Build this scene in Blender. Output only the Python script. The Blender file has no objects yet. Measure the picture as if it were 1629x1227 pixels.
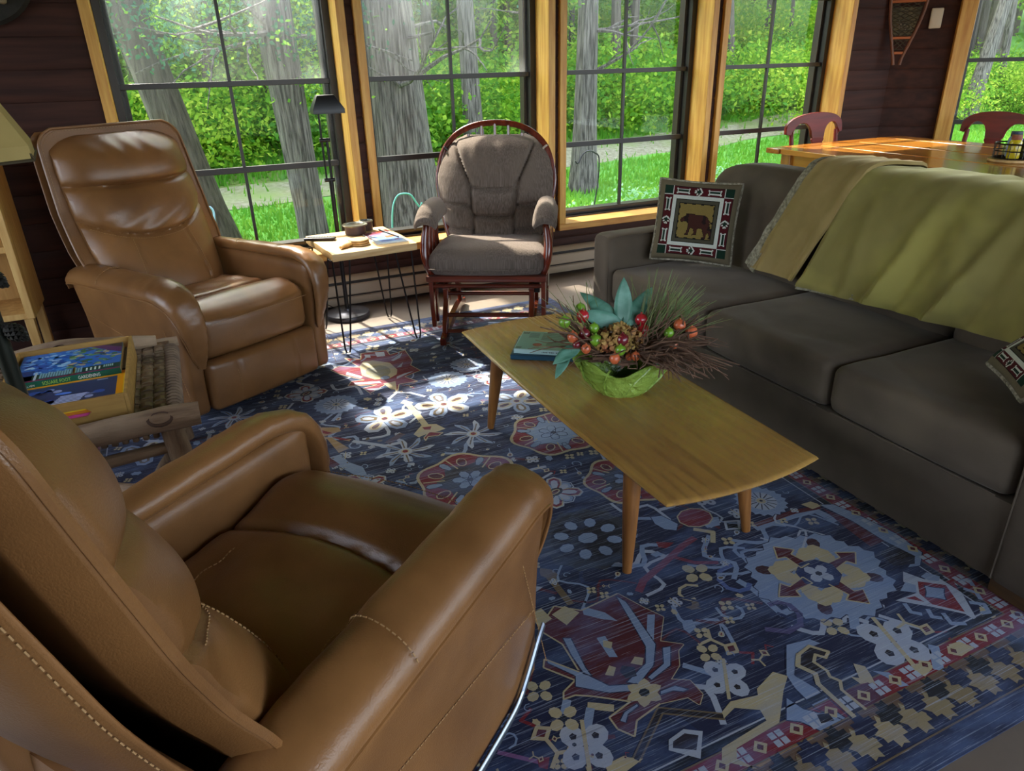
import bpy, bmesh, math, random
from math import sin, cos, pi, radians, sqrt, atan2, exp
from mathutils import Vector, Matrix, noise

scene = bpy.context.scene
COL = scene.collection
# ---------------------------------------------------------------- camera
EYE = 1.37
FPX = 1121.1
YAW, PITCH, ROLL = radians(24.262), radians(24.627), radians(-1.506)
fw = Vector((sin(YAW)*cos(PITCH), cos(YAW)*cos(PITCH), -sin(PITCH)))
rt = Vector((cos(YAW), -sin(YAW), 0))
up = rt.cross(fw)
cr = rt*cos(ROLL) + up*sin(ROLL)
cu = up*cos(ROLL) - rt*sin(ROLL)
cam_d = bpy.data.cameras.new('camera')
cam_d.sensor_width = 36
cam_d.lens = FPX/1629*36
cam_d.clip_start = 0.02
cam_d.clip_end = 300
cam = bpy.data.objects.new('camera', cam_d)
COL.objects.link(cam)
cam.matrix_world = Matrix(((cr.x, cu.x, -fw.x, 0), (cr.y, cu.y, -fw.y, 0), (cr.z, cu.z, -fw.z, EYE), (0, 0, 0, 1)))
scene.camera = cam
# ---------------------------------------------------------------- light
vs = scene.view_settings
vs.view_transform = 'Standard'
vs.look = 'None'
vs.gamma = 1
vs.use_curve_mapping = False
vs.exposure = 1.0
world = bpy.data.worlds.new('sky')
scene.world = world
world.use_nodes = True
wn = world.node_tree
wn.nodes.clear()
w_out = wn.nodes.new('ShaderNodeOutputWorld')
w_bg = wn.nodes.new('ShaderNodeBackground')
w_sky = wn.nodes.new('ShaderNodeTexSky')
w_sky.sky_type = 'NISHITA'
w_sky.sun_disc = False
w_sky.sun_elevation = radians(48)
w_sky.sun_rotation = radians(-11)
w_sky.air_density = 1.0
w_sky.dust_density = 3.0
w_hs = wn.nodes.new('ShaderNodeHueSaturation')
w_hs.inputs['Saturation'].default_value = 0.55
wn.links.new(w_sky.outputs[0], w_hs.inputs['Color'])
wn.links.new(w_hs.outputs[0], w_bg.inputs['Color'])
w_bg.inputs['Strength'].default_value = 0.92
wn.links.new(w_bg.outputs[0], w_out.inputs['Surface'])
sun_d = bpy.data.lights.new('sun', 'SUN')
sun_d.energy = 10.0
sun_d.angle = radians(0.9)
sun_d.color = (1.0, 0.93, 0.80)
sun = bpy.data.objects.new('sun', sun_d)
COL.objects.link(sun)
sun.location = (-4, 30, 30)
sun.rotation_euler = Vector((0.24, -1.0, -1.12)).to_track_quat('-Z', 'Y').to_euler()
cy = scene.cycles
cy.max_bounces = 8
cy.diffuse_bounces = 5
cy.glossy_bounces = 4
cy.transparent_max_bounces = 24
cy.sample_clamp_indirect = 6.0
cy.caustics_reflective = False
cy.caustics_refractive = False

random.seed(7)
R = random.Random(11)

# ---------------------------------------------------------------- materials
def S(h):
    h = h.lstrip('#')
    v = [int(h[i:i+2], 16)/255 for i in (0, 2, 4)]
    return tuple(x/12.92 if x <= 0.04045 else ((x+0.055)/1.055)**2.4 for x in v)

MATS = {}
def pmat(name, c1, c2=None, scale=6, rough=.5, bump=0, bscale=60, stretch=(1, 1, 1), spec=.5, sheen=0, coat=0,
         metal=0, detail=5, lo=.35, hi=.65, bstretch=None, rvar=0, c3=None, s3=2, vein=None, trans=0, bdist=.002):
    if name in MATS: return MATS[name]
    m = bpy.data.materials.new(name)
    m.use_nodes = True
    nt = m.node_tree; N = nt.nodes; L = nt.links
    p = N['Principled BSDF']
    if isinstance(c1, str): c1 = S(c1)
    if isinstance(c2, str): c2 = S(c2)
    if isinstance(c3, str): c3 = S(c3)
    p.inputs['Base Color'].default_value = (*c1, 1)
    p.inputs['Roughness'].default_value = rough
    p.inputs['Metallic'].default_value = metal
    p.inputs['Specular IOR Level'].default_value = spec
    if sheen:
        p.inputs['Sheen Weight'].default_value = sheen
        p.inputs['Sheen Roughness'].default_value = .4
        p.inputs['Sheen Tint'].default_value = (*[min(1, x*2+.2) for x in c1], 1)
    if coat:
        p.inputs['Coat Weight'].default_value = coat
        p.inputs['Coat Roughness'].default_value = .15
    tc = N.new('ShaderNodeTexCoord')
    def mapped(st):
        mp = N.new('ShaderNodeMapping'); mp.inputs['Scale'].default_value = st
        L.new(tc.outputs['Object'], mp.inputs['Vector']); return mp.outputs[0]
    def nz(vec, sc, det=5, ro=.55):
        n = N.new('ShaderNodeTexNoise'); n.inputs['Scale'].default_value = sc
        n.inputs['Detail'].default_value = det; n.inputs['Roughness'].default_value = ro
        L.new(vec, n.inputs['Vector']); return n.outputs['Fac']
    if c2 is not None:
        f = nz(mapped(stretch), scale, detail)
        r = N.new('ShaderNodeMapRange'); r.inputs['From Min'].default_value = lo; r.inputs['From Max'].default_value = hi
        L.new(f, r.inputs['Value'])
        mx = N.new('ShaderNodeMix'); mx.data_type = 'RGBA'
        mx.inputs['A'].default_value = (*c1, 1); mx.inputs['B'].default_value = (*c2, 1)
        L.new(r.outputs[0], mx.inputs['Factor'])
        col = mx.outputs['Result']
        if c3 is not None:
            f3 = nz(mapped((1, 1, 1)), s3, 3)
            r3 = N.new('ShaderNodeMapRange'); r3.inputs['From Min'].default_value = .45; r3.inputs['From Max'].default_value = .7
            L.new(f3, r3.inputs['Value'])
            m3 = N.new('ShaderNodeMix'); m3.data_type = 'RGBA'
            L.new(col, m3.inputs['A']); m3.inputs['B'].default_value = (*c3, 1); L.new(r3.outputs[0], m3.inputs['Factor'])
            col = m3.outputs['Result']
        L.new(col, p.inputs['Base Color'])
        if rvar:
            rr = N.new('ShaderNodeMapRange'); rr.inputs['To Min'].default_value = max(.02, rough-rvar); rr.inputs['To Max'].default_value = rough+rvar
            L.new(f, rr.inputs['Value']); L.new(rr.outputs[0], p.inputs['Roughness'])
    if bump:
        b = N.new('ShaderNodeBump'); b.inputs['Strength'].default_value = bump; b.inputs['Distance'].default_value = bdist
        L.new(nz(mapped(bstretch or stretch), bscale, 4), b.inputs['Height']); L.new(b.outputs[0], p.inputs['Normal'])
    MATS[name] = m
    return m

def vcol_mat(name, rough=.9, streak=None, bump=0, bscale=300, sheen=0, spec=.3):
    """woven / printed surface: per-face colours come from the mesh, wear from noise"""
    m = bpy.data.materials.new(name); m.use_nodes = True
    nt = m.node_tree; N = nt.nodes; L = nt.links; p = N['Principled BSDF']
    p.inputs['Roughness'].default_value = rough; p.inputs['Specular IOR Level'].default_value = spec
    if sheen: p.inputs['Sheen Weight'].default_value = sheen
    a = N.new('ShaderNodeAttribute'); a.attribute_name = 'Col'
    col = a.outputs['Color']
    tc = N.new('ShaderNodeTexCoord')
    def noi(st, sc, det=6, ro=.6):
        mp = N.new('ShaderNodeMapping'); mp.inputs['Scale'].default_value = st
        L.new(tc.outputs['Object'], mp.inputs['Vector'])
        n = N.new('ShaderNodeTexNoise'); n.inputs['Scale'].default_value = sc; n.inputs['Detail'].default_value = det
        n.inputs['Roughness'].default_value = ro
        L.new(mp.outputs[0], n.inputs['Vector']); return n.outputs['Fac']
    def ramp(f, a0, a1, t0=0, t1=1):
        r = N.new('ShaderNodeMapRange'); r.inputs['From Min'].default_value = a0; r.inputs['From Max'].default_value = a1
        r.inputs['To Min'].default_value = t0; r.inputs['To Max'].default_value = t1
        L.new(f, r.inputs['Value']); return r.outputs[0]
    def mix(f, A, Bc):
        x = N.new('ShaderNodeMix'); x.data_type = 'RGBA'; L.new(f, x.inputs['Factor'])
        if isinstance(A, tuple): x.inputs['A'].default_value = A
        else: L.new(A, x.inputs['A'])
        if isinstance(Bc, tuple): x.inputs['B'].default_value = Bc
        else: L.new(Bc, x.inputs['B'])
        return x.outputs['Result']
    if streak:
        for (st, sc, lo, hi, amt, c) in streak:
            col = mix(ramp(noi(st, sc), lo, hi, 0, amt), col, (*c, 1))
    L.new(col, p.inputs['Base Color'])
    if bump:
        b = N.new('ShaderNodeBump'); b.inputs['Strength'].default_value = bump; b.inputs['Distance'].default_value = .002
        L.new(noi((1, 1, 1), bscale, 3), b.inputs['Height']); L.new(b.outputs[0], p.inputs['Normal'])
    MATS[name] = m
    return m

# ---------------------------------------------------------------- mesh helpers
def tag(o, label=None, cat=None, group=None, kind=None):
    if label: o['label'] = label
    if cat: o['category'] = cat
    if group: o['group'] = group
    if kind: o['kind'] = kind
    return o

def thing(name, label, cat, loc=(0, 0, 0), rz=0, group=None):
    o = bpy.data.objects.new(name, None); COL.objects.link(o)
    o.empty_display_size = .1
    o.location = loc; o.rotation_euler = (0, 0, rz)
    return tag(o, label, cat, group)

def obj(name, bm, mats, parent=None, loc=None, rot=None, smooth=True, sub=0, bev=0, bseg=2, label=None, solid=0, recalc=True):
    if recalc: bmesh.ops.recalc_face_normals(bm, faces=bm.faces)
    me = bpy.data.meshes.new(name)
    bm.to_mesh(me); bm.free()
    if not isinstance(mats, (list, tuple)): mats = [mats]
    for m in mats: me.materials.append(m)
    if smooth:
        me.shade_smooth()
    o = bpy.data.objects.new(name, me); COL.objects.link(o)
    if parent: o.parent = parent
    if loc is not None: o.location = loc
    if rot is not None: o.rotation_euler = rot
    if solid:
        md = o.modifiers.new('solid', 'SOLIDIFY'); md.thickness = solid
    if bev:
        md = o.modifiers.new('bevel', 'BEVEL'); md.width = bev; md.segments = bseg; md.limit_method = 'ANGLE'; md.angle_limit = radians(40)
        md.harden_normals = False
    if sub:
        md = o.modifiers.new('subd', 'SUBSURF'); md.levels = sub; md.render_levels = sub
    if smooth and not sub:
        try: me.set_sharp_from_angle(angle=radians(42))
        except Exception: pass
    if label: o['label'] = label
    return o

def NB(): return bmesh.new()

def box(bm, c, s, rot=None, mi=0):
    """box centre c, size s, optional Matrix rot about the centre"""
    vs_ = []
    for i in (-1, 1):
        for j in (-1, 1):
            for k in (-1, 1):
                v = Vector((i*s[0]/2, j*s[1]/2, k*s[2]/2))
                if rot is not None: v = rot @ v
                vs_.append(bm.verts.new(v+Vector(c)))
    for f in ((0, 1, 3, 2), (4, 6, 7, 5), (0, 4, 5, 1), (2, 3, 7, 6), (0, 2, 6, 4), (1, 5, 7, 3)):
        bm.faces.new([vs_[i] for i in f]).material_index = mi
    return vs_

def box2(bm, a, b, mi=0):
    return box(bm, [(a[i]+b[i])/2 for i in range(3)], [abs(b[i]-a[i]) for i in range(3)], None, mi)

def loft(bm, rings, closed=True, cap=True, mi=0):
    vr = [[bm.verts.new(p) for p in r] for r in rings]
    n = len(vr[0])
    for a, b in zip(vr[:-1], vr[1:]):
        for i in range(n if closed else n-1):
            j = (i+1) % n
            try: bm.faces.new((a[i], a[j], b[j], b[i])).material_index = mi
            except ValueError: pass
    if cap and closed:
        for r in (vr[0], vr[-1]):
            try: bm.faces.new(r).material_index = mi
            except ValueError: pass
    return vr

def smooth_path(pts, n=6, cyc=False):
    """Catmull-Rom through points (tuples of any length)"""
    P = [tuple(p) for p in pts]; out = []
    m = len(P)
    for i in range(m if cyc else m-1):
        p0 = P[(i-1) % m] if cyc or i > 0 else P[0]
        p1 = P[i]; p2 = P[(i+1) % m]
        p3 = P[(i+2) % m] if cyc or i+2 < m else P[-1]
        for k in range(n):
            t = k/n
            out.append(tuple(.5*((2*b)+(-a+c)*t+(2*a-5*b+4*c-d)*t*t+(-a+3*b-3*c+d)*t**3) for a, b, c, d in zip(p0, p1, p2, p3)))
    if not cyc: out.append(P[-1])
    return out

def frames(pts, cyc=False):
    P = [Vector(p) for p in pts]; n = len(P); T = []
    for i in range(n):
        if cyc: t = P[(i+1) % n]-P[(i-1) % n]
        else: t = P[min(i+1, n-1)]-P[max(i-1, 0)]
        T.append(t.normalized() if t.length > 1e-9 else Vector((0, 0, 1)))
    ref = Vector((0, 0, 1)) if abs(T[0].z) < .9 else Vector((1, 0, 0))
    u = (ref-T[0]*ref.dot(T[0])).normalized(); out = []
    for i in range(n):
        u = (u-T[i]*u.dot(T[i]))
        u = u.normalized() if u.length > 1e-6 else Vector((1, 0, 0))
        out.append((P[i], u, T[i].cross(u)))
    return out

def tube(bm, pts, r, n=8, cap=True, cyc=False, flat=1.0, mi=0, jit=0):
    fr = frames(pts, cyc); rings = []
    for i, (p, u, v) in enumerate(fr):
        rr = r[i] if isinstance(r, (list, tuple)) else r
        ring = []
        for k in range(n):
            q = rr*(1+(R.uniform(-jit, jit) if jit else 0))
            ring.append(p+u*(cos(2*pi*k/n)*q)+v*(sin(2*pi*k/n)*q*flat))
        rings.append(ring)
    if cyc: rings.append(rings[0])
    if cyc:
        vr = [[bm.verts.new(p) for p in rg] for rg in rings[:-1]]
        m = len(vr)
        for a in range(m):
            b = (a+1) % m
            for i in range(n):
                j = (i+1) % n
                bm.faces.new((vr[a][i], vr[a][j], vr[b][j], vr[b][i])).material_index = mi
    else:
        loft(bm, rings, True, cap, mi)

def lathe(bm, prof, n=24, c=(0, 0, 0), mi=0, sx=1, sy=1, wob=None):
    rings = []
    for (r, z) in prof:
        rings.append([Vector((c[0]+cos(2*pi*k/n)*r*sx, c[1]+sin(2*pi*k/n)*r*sy, c[2]+z)) for k in range(n)])
    return loft(bm, rings, True, True, mi)

def prism(bm, poly, f, d0, d1, mi=0):
    """poly: 2D points; f(u,v,d) -> 3D"""
    a = [bm.verts.new(f(u, v, d0)) for u, v in poly]; b = [bm.verts.new(f(u, v, d1)) for u, v in poly]
    n = len(poly)
    bm.faces.new(a).material_index = mi; bm.faces.new(b[::-1]).material_index = mi
    for i in range(n):
        j = (i+1) % n
        bm.faces.new((a[i], b[i], b[j], a[j])).material_index = mi

def soft_box(bm, s, r, n=(10, 10, 6), puff=(0, 0, 0), c=(0, 0, 0), fn=None, mi=0):
    """rounded, puffed box of size s about c; fn(p, q) maps the point (q in -1..1 cube)"""
    H = [x/2 for x in s]
    def coord(i, k):
        t = 2*i/n[k]-1
        e = min(.9, r/H[k])            # squeeze samples towards the rounded edges
        return t if e > .7 else (abs(t)**(1-.35*(1-e)))*(1 if t >= 0 else -1)
    vd = {}
    def V_(i, j, k):
        key = (i, j, k)
        if key in vd: return vd[key]
        q = Vector((coord(i, 0), coord(j, 1), coord(k, 2)))
        p = Vector((q.x*H[0], q.y*H[1], q.z*H[2]))
        inn = Vector([max(-(H[a]-r), min(H[a]-r, p[a])) for a in range(3)])
        d = p-inn
        if d.length > 1e-9: p = inn+d.normalized()*r
        g = [(1-q[a]**2) for a in range(3)]
        p.x += (1 if q.x > 0 else -1)*puff[0]*g[1]*g[2]*abs(q.x)
        p.y += (1 if q.y > 0 else -1)*puff[1]*g[0]*g[2]*abs(q.y)
        p.z += (1 if q.z > 0 else -1)*puff[2]*g[0]*g[1]*abs(q.z)
        p += Vector(c)
        if fn: p = Vector(fn(p, q))
        vd[key] = bm.verts.new(p); return vd[key]
    a, b, d = n
    F = []
    for i in range(a):
        for j in range(b):
            for k in (0, d): F.append([(i, j, k), (i+1, j, k), (i+1, j+1, k), (i, j+1, k)])
    for i in range(a):
        for k in range(d):
            for j in (0, b): F.append([(i, j, k), (i+1, j, k), (i+1, j, k+1), (i, j, k+1)])
    for j in range(b):
        for k in range(d):
            for i in (0, a): F.append([(i, j, k), (i, j+1, k), (i, j+1, k+1), (i, j, k+1)])
    for f in F:
        try: bm.faces.new([V_(*q) for q in f]).material_index = mi
        except ValueError: pass

def slab(bm, front, back, nu, nv, mi=0):
    """closed skin between two grid functions front(u,v), back(u,v), u,v in 0..1"""
    A = [[bm.verts.new(front(i/nu, j/nv)) for j in range(nv+1)] for i in range(nu+1)]
    Bk = [[bm.verts.new(back(i/nu, j/nv)) for j in range(nv+1)] for i in range(nu+1)]
    for i in range(nu):
        for j in range(nv):
            bm.faces.new((A[i][j], A[i+1][j], A[i+1][j+1], A[i][j+1])).material_index = mi
            bm.faces.new((Bk[i][j], Bk[i][j+1], Bk[i+1][j+1], Bk[i+1][j])).material_index = mi
    for i in range(nu):
        bm.faces.new((A[i][0], Bk[i][0], Bk[i+1][0], A[i+1][0])).material_index = mi
        bm.faces.new((A[i][nv], A[i+1][nv], Bk[i+1][nv], Bk[i][nv])).material_index = mi
    for j in range(nv):
        bm.faces.new((A[0][j], A[0][j+1], Bk[0][j+1], Bk[0][j])).material_index = mi
        bm.faces.new((A[nu][j], Bk[nu][j], Bk[nu][j+1], A[nu][j+1])).material_index = mi

def dashes(bm, pts, r=.0011, ln=.007, gap=.004, lift=None, mi=0):
    """a row of stitches along a polyline"""
    P = [Vector(p) for p in pts]; acc = 0; on = True; start = P[0]; seg = [P[0]]
    for a, b in zip(P[:-1], P[1:]):
        L_ = (b-a).length; t = 0
        if L_ < 1e-9: continue
        while L_-t > 1e-9:
            lim = (ln if on else gap)-acc
            st = min(lim, L_-t); t += st; acc += st
            q = a+(b-a)*(t/L_)
            if acc >= (ln if on else gap)-1e-9:
                if on and (q-start).length > .001: tube(bm, [start, q], r, 5, True, mi=mi)
                on = not on; acc = 0; start = q

def copy_tree(o, parent=None):
    c = o.copy(); COL.objects.link(c)
    if parent: c.parent = parent
    for ch in list(o.children): copy_tree(ch, c)
    return c

def gauss(x, s): return exp(-(x/s)**2)
def lerp(a, b, t): return a+(b-a)*t
def sst(a, b, x):
    t = max(0, min(1, (x-a)/(b-a))); return t*t*(3-2*t)

# fixed materials
M_pine = pmat('golden_pine', '#d6a850', '#bd8636', scale=7, stretch=(6, 6, .5), rough=.42, detail=4, bump=.15, bscale=60)
M_pinex = pmat('golden_pine_long', '#d4a452', '#b98038', scale=7, stretch=(.5, 6, 6), rough=.4, detail=4, bump=.15, bscale=60)
M_siding = pmat('dark_red_siding', '#42241a', '#2d1610', scale=5, stretch=(.35, 3, 5), rough=.62, spec=.25, detail=5, bump=.2, bscale=30)
M_black = pmat('black_vinyl', '#17120f', '#201915', scale=3, rough=.35)
M_iron = pmat('black_iron', '#0e0e10', rough=.38, metal=.3)
M_leather = pmat('tan_leather', '#815933', '#664425', scale=4, rough=.31, detail=6, bump=.32, bscale=330, rvar=.06, c3='#8b623b', s3=1.7, spec=.5)
M_stitch = pmat('tan_thread', '#97744a', rough=.7)
M_stitchd = pmat('brown_thread', '#6b3c1e', rough=.7)
# ================================================================ structure
WY = 4.33          # inner face of the window wall
YF = 4.30          # front of the casings
M_floor = pmat('stone_vinyl_floor', '#6f6357', '#524840', scale=2.2, rough=.42, detail=8, c3='#7d6e5e', s3=1.1, bump=.15, bscale=25, rvar=.08)
M_ceil = pmat('ceiling_boards', '#d0b184', '#bd9a68', scale=4, stretch=(.4, 5, 5), rough=.55)

bm = NB(); box2(bm, (-3.2, -2.6, -.08), (8.5, 4.72, 0))
tag(obj('floor', bm, M_floor), kind='structure')
bm = NB(); box2(bm, (-3.2, -2.3, 2.62), (8.5, 4.8, 2.72))
for i in range(36):
    x = -3.1+i*.32; box2(bm, (x, -2.2, 2.606), (x+.30, 4.6, 2.622))
tag(obj('ceiling', bm, M_ceil), kind='structure')

def siding(bm, P, s0, s1, z0, z1, ph=.10, pitch=.1434):
    """lapped log boards: P(s, d, z) -> world, d towards the room"""
    n = int((z0-ph)/pitch)-1
    while ph+n*pitch < z1:
        a = max(z0, ph+n*pitch+.0015); b = min(z1, ph+(n+1)*pitch-.0015); n += 1
        if b-a < .006: continue
        full = []
        for k in range(9):
            t = k/8; z = lerp(a, b, t); q = (z-(ph+(n-1)*pitch))/pitch
            d = .005*(1-abs(2*q-1)**8)-.003
            full.append((d, z))
        ring0 = [P(s0, d, z) for d, z in full]+[P(s0, -.03, b), P(s0, -.03, a)]
        ring1 = [P(s1, d, z) for d, z in full]+[P(s1, -.03, b), P(s1, -.03, a)]
        loft(bm, [ring0, ring1])

OPEN = [(-.221, .953), (1.096, 2.248), (2.379, 3.506), (3.651, 4.798)]
CAS = .048
HEAD = 2.27
SILL = .346
PW = lambda s, d, z: Vector((s, WY-d, z))
bm = NB()
edges = [-3.2]+[v for a, b in OPEN for v in (a-CAS, b+CAS)]+[5.345]
for i in range(0, len(edges), 2):
    siding(bm, PW, edges[i]-.004, edges[i+1]+.004, 0, 2.62)
for a, b in OPEN:
    siding(bm, PW, a-CAS-.004, b+CAS+.004, 0, SILL-.046)
    siding(bm, PW, a-CAS-.004, b+CAS+.004, HEAD+CAS, 2.62)
# the framing behind the boards
for i in range(0, len(edges), 2): box2(bm, (edges[i], WY+.012, 0), (edges[i+1], WY+.27, 2.62))
for a, b in OPEN:
    box2(bm, (a-CAS, WY+.012, 0), (b+CAS, WY+.27, SILL-.046)); box2(bm, (a-CAS, WY+.012, HEAD+CAS), (b+CAS, WY+.27, 2.62))
tag(obj('wall_back', bm, M_siding), kind='structure')

def glass_mat(name, dust):
    m = bpy.data.materials.new(name); m.use_nodes = True
    nt = m.node_tree; N = nt.nodes; L = nt.links; N.remove(N['Principled BSDF'])
    out = N['Material Output']
    tr = N.new('ShaderNodeBsdfTransparent'); tr.inputs['Color'].default_value = (.98, .99, .985, 1)
    gl = N.new('ShaderNodeBsdfGlossy'); gl.inputs['Roughness'].default_value = .02
    lw = N.new('ShaderNodeLayerWeight'); lw.inputs['Blend'].default_value = .5
    pw = N.new('ShaderNodeMath'); pw.operation = 'POWER'; pw.inputs[1].default_value = 4; L.new(lw.outputs['Facing'], pw.inputs[0])
    fr = N.new('ShaderNodeMath'); fr.operation = 'MULTIPLY_ADD'; fr.inputs[1].default_value = .4; fr.inputs[2].default_value = .010; L.new(pw.outputs[0], fr.inputs[0])
    mx = N.new('ShaderNodeMixShader'); L.new(fr.outputs[0], mx.inputs[0]); L.new(tr.outputs[0], mx.inputs[1]); L.new(gl.outputs[0], mx.inputs[2])
    res = mx.outputs[0]
    if dust:
        df = N.new('ShaderNodeBsdfTranslucent'); df.inputs['Color'].default_value = (.9, .9, .9, 1)
        tc = N.new('ShaderNodeTexCoord'); mp = N.new('ShaderNodeMapping'); mp.inputs['Scale'].default_value = (1.1, 1, .8)
        mp.inputs['Rotation'].default_value = (0, radians(28), 0)
        nz = N.new('ShaderNodeTexNoise'); nz.inputs['Scale'].default_value = 2.6; nz.inputs['Detail'].default_value = 5
        L.new(tc.outputs['Object'], mp.inputs[0]); L.new(mp.outputs[0], nz.inputs['Vector'])
        rg = N.new('ShaderNodeMapRange'); rg.inputs['From Min'].default_value = .5; rg.inputs['From Max'].default_value = .72
        rg.inputs['To Min'].default_value = dust*.18; rg.inputs['To Max'].default_value = dust
        L.new(nz.outputs['Fac'], rg.inputs['Value'])
        m2 = N.new('ShaderNodeMixShader'); L.new(rg.outputs[0], m2.inputs[0]); L.new(res, m2.inputs[1]); L.new(df.outputs[0], m2.inputs[2])
        res = m2.outputs[0]
    L.new(res, out.inputs['Surface'])
    return m
M_glass = glass_mat('clear_vinyl_pane', 0)
M_dust = glass_mat('dusty_vinyl_pane', .045)

ROWS = [(.393, .826), (.855, 1.287), (1.312, 1.744), (1.77, 2.2)]
def window(n, P, a, b, dusty=0):
    """P(s,d,z); opening a..b along s; frame set back in a wooden jamb"""
    w = bpy.data.objects.new('window_%d' % n, None); COL.objects.link(w); w.location = P((a+b)/2, .03, SILL)
    tag(w, kind='structure')
    inv = Matrix.Translation(-w.location)
    def add(name, bm, m, **k):
        bm.transform(inv); return obj(name, bm, m, w, **k)
    def bx(bm, s0, s1, d0, d1, z0, z1):
        c = [P(s, d, z) for s in (s0, s1) for d in (d0, d1) for z in (z0, z1)]
        v = [bm.verts.new(q) for q in c]
        for f in ((0, 1, 3, 2), (4, 6, 7, 5), (0, 4, 5, 1), (2, 3, 7, 6), (0, 2, 6, 4), (1, 5, 7, 3)): bm.faces.new([v[i] for i in f])
    for (x0, x1) in ((a-CAS, a), (b, b+CAS)):
        bm = NB(); bx(bm, x0, x1, .03, -.27, SILL, HEAD); add('window_jamb', bm, M_pine, bev=.003)
    bm = NB(); bx(bm, a-CAS, b+CAS, .03, -.27, HEAD, HEAD+CAS); add('window_head', bm, M_pinex, bev=.003)
    bm = NB(); bx(bm, a-CAS, b+CAS, .03, -.29, SILL-.046, SILL); add('window_sill', bm, M_pinex, bev=.003)
    bm = NB()
    for (d0, d1, t) in ((-.15, -.20, .040), (-.20, -.26, .066)):
        bx(bm, a, a+t, d0, d1, SILL, HEAD); bx(bm, b-t, b, d0, d1, SILL, HEAD)
        bx(bm, a, b, d0, d1, SILL, SILL+.011+(.036 if t > .05 else 0)); bx(bm, a, b, d0, d1, HEAD-.05, HEAD)
    add('window_frame', bm, M_black, bev=.002)
    bm = NB()
    for (q, r_) in zip(ROWS[:-1], ROWS[1:]): bx(bm, a+.03, b-.03, -.165, -.195, q[1]-.002, r_[0]+.002)
    bx(bm, a+.05, b-.05, -.17, -.20, ROWS[0][0]-.02, ROWS[0][0]); bx(bm, a+.05, b-.05, -.17, -.20, ROWS[-1][1], ROWS[-1][1]+.03)
    add('window_rail', bm, M_black, bev=.002)
    bm = NB(); m_ = (a+b)/2
    for q in ROWS: bx(bm, m_-.0085, m_+.0085, -.168, -.19, q[0], q[1])
    add('window_muntin', bm, M_black)
    for i, q in enumerate(ROWS):
        bm = NB(); bx(bm, a+.045, b-.045, -.181, -.183, q[0]-.004, q[1]+.004)
        add('pane', bm, M_dust if i >= 4-dusty else M_glass)
    return w
for i, (a, b) in enumerate(OPEN): window(i+1, PW, a, b, (2, 2, 1, 0)[i])

# angled wall at the right
CX = 5.33; rr_ = sqrt(.5)
PA = lambda s, d, z: Vector((CX+rr_*s-rr_*d, WY-rr_*s-rr_*d, z))
S5 = (.515, 1.70)
bm = NB()
siding(bm, PA, -.005, S5[0]-.11, 0, 2.62); siding(bm, PA, S5[0]-.11, S5[1]+.11, 0, SILL-.046)
siding(bm, PA, S5[0]-.11, S5[1]+.11, HEAD+CAS, 2.62); siding(bm, PA, S5[1]+.10, 3.6, 0, 2.62)
def pbox(bm, P, s0, s1, d0, d1, z0, z1):
    c = [P(s, d, z) for s in (s0, s1) for d in (d0, d1) for z in (z0, z1)]
    v = [bm.verts.new(q) for q in c]
    for f in ((0, 1, 3, 2), (4, 6, 7, 5), (0, 4, 5, 1), (2, 3, 7, 6), (0, 2, 6, 4), (1, 5, 7, 3)): bm.faces.new([v[i] for i in f])
pbox(bm, PA, 0, S5[0]-.05, -.012, -.27, 0, 2.62); pbox(bm, PA, S5[1]+.05, 3.6, -.012, -.27, 0, 2.62)
pbox(bm, PA, S5[0]-.05, S5[1]+.05, -.012, -.27, 0, SILL-.046); pbox(bm, PA, S5[0]-.05, S5[1]+.05, -.012, -.27, HEAD+CAS, 2.62)
tag(obj('wall_right', bm, M_siding), kind='structure')
window(5, PA, S5[0], S5[1], 0)
bm = NB()
for s0 in (S5[0]-.108, S5[1]): pbox(bm, PA, s0, s0+.108, .0, .068, 0.28, HEAD+.1)
tag(obj('trim_1', bm, M_pine, bev=.004), kind='structure')

# the rest of the room's shell, behind and beside the viewer
bm = NB(); PL = lambda s, d, z: Vector((-3.0+d, s, z)); PB = lambda s, d, z: Vector((s, -2.2+d, z))
siding(bm, PL, -2.2, 1.1, 0, 2.62); siding(bm, PL, 3.6, 4.33, 0, 2.62); siding(bm, PL, 1.1, 3.6, 0, .4); siding(bm, PL, 1.1, 3.6, 2.35, 2.62)
tag(obj('wall_left', bm, M_siding), kind='structure')
bm = NB(); siding(bm, PB, -3.0, -.4, 0, 2.62); siding(bm, PB, 5.0, 5.4, 0, 2.62); siding(bm, PB, -.4, 5.0, 0, .5); siding(bm, PB, -.4, 5.0, 2.3, 2.62)
tag(obj('wall_front', bm, M_siding), kind='structure')

# baseboard heater along the window wall
M_heat = pmat('taupe_enamel', '#a99a86', '#a39480', scale=2, rough=.45)
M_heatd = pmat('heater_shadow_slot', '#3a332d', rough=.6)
h = thing('baseboard_heater', 'long taupe metal baseboard heater running under the windows', 'heater', (2.5, WY-.045, 0))
bm = NB()
prof = [(.045-.012, .02), (-.028, .02), (-.034, .028), (-.034, .075), (-.030, .080), (.030, .080)]
def strip(bm, prof, x0, x1):
    loft(bm, [[Vector((x, y, z)) for y, z in prof] for x in (x0, x1)])
strip(bm, [(-.028, .022), (-.034, .03), (-.034, .066), (-.022, .072), (-.022, .066), (-.026, .03)], -2.4, 2.7)
obj('lower_lip', bm, M_heat, h)
bm = NB(); strip(bm, [(-.030, .082), (-.036, .088), (-.036, .146), (-.028, .152), (-.024, .146), (-.024, .09)], -2.4, 2.7)
obj('front_panel', bm, M_heat, h)
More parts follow.
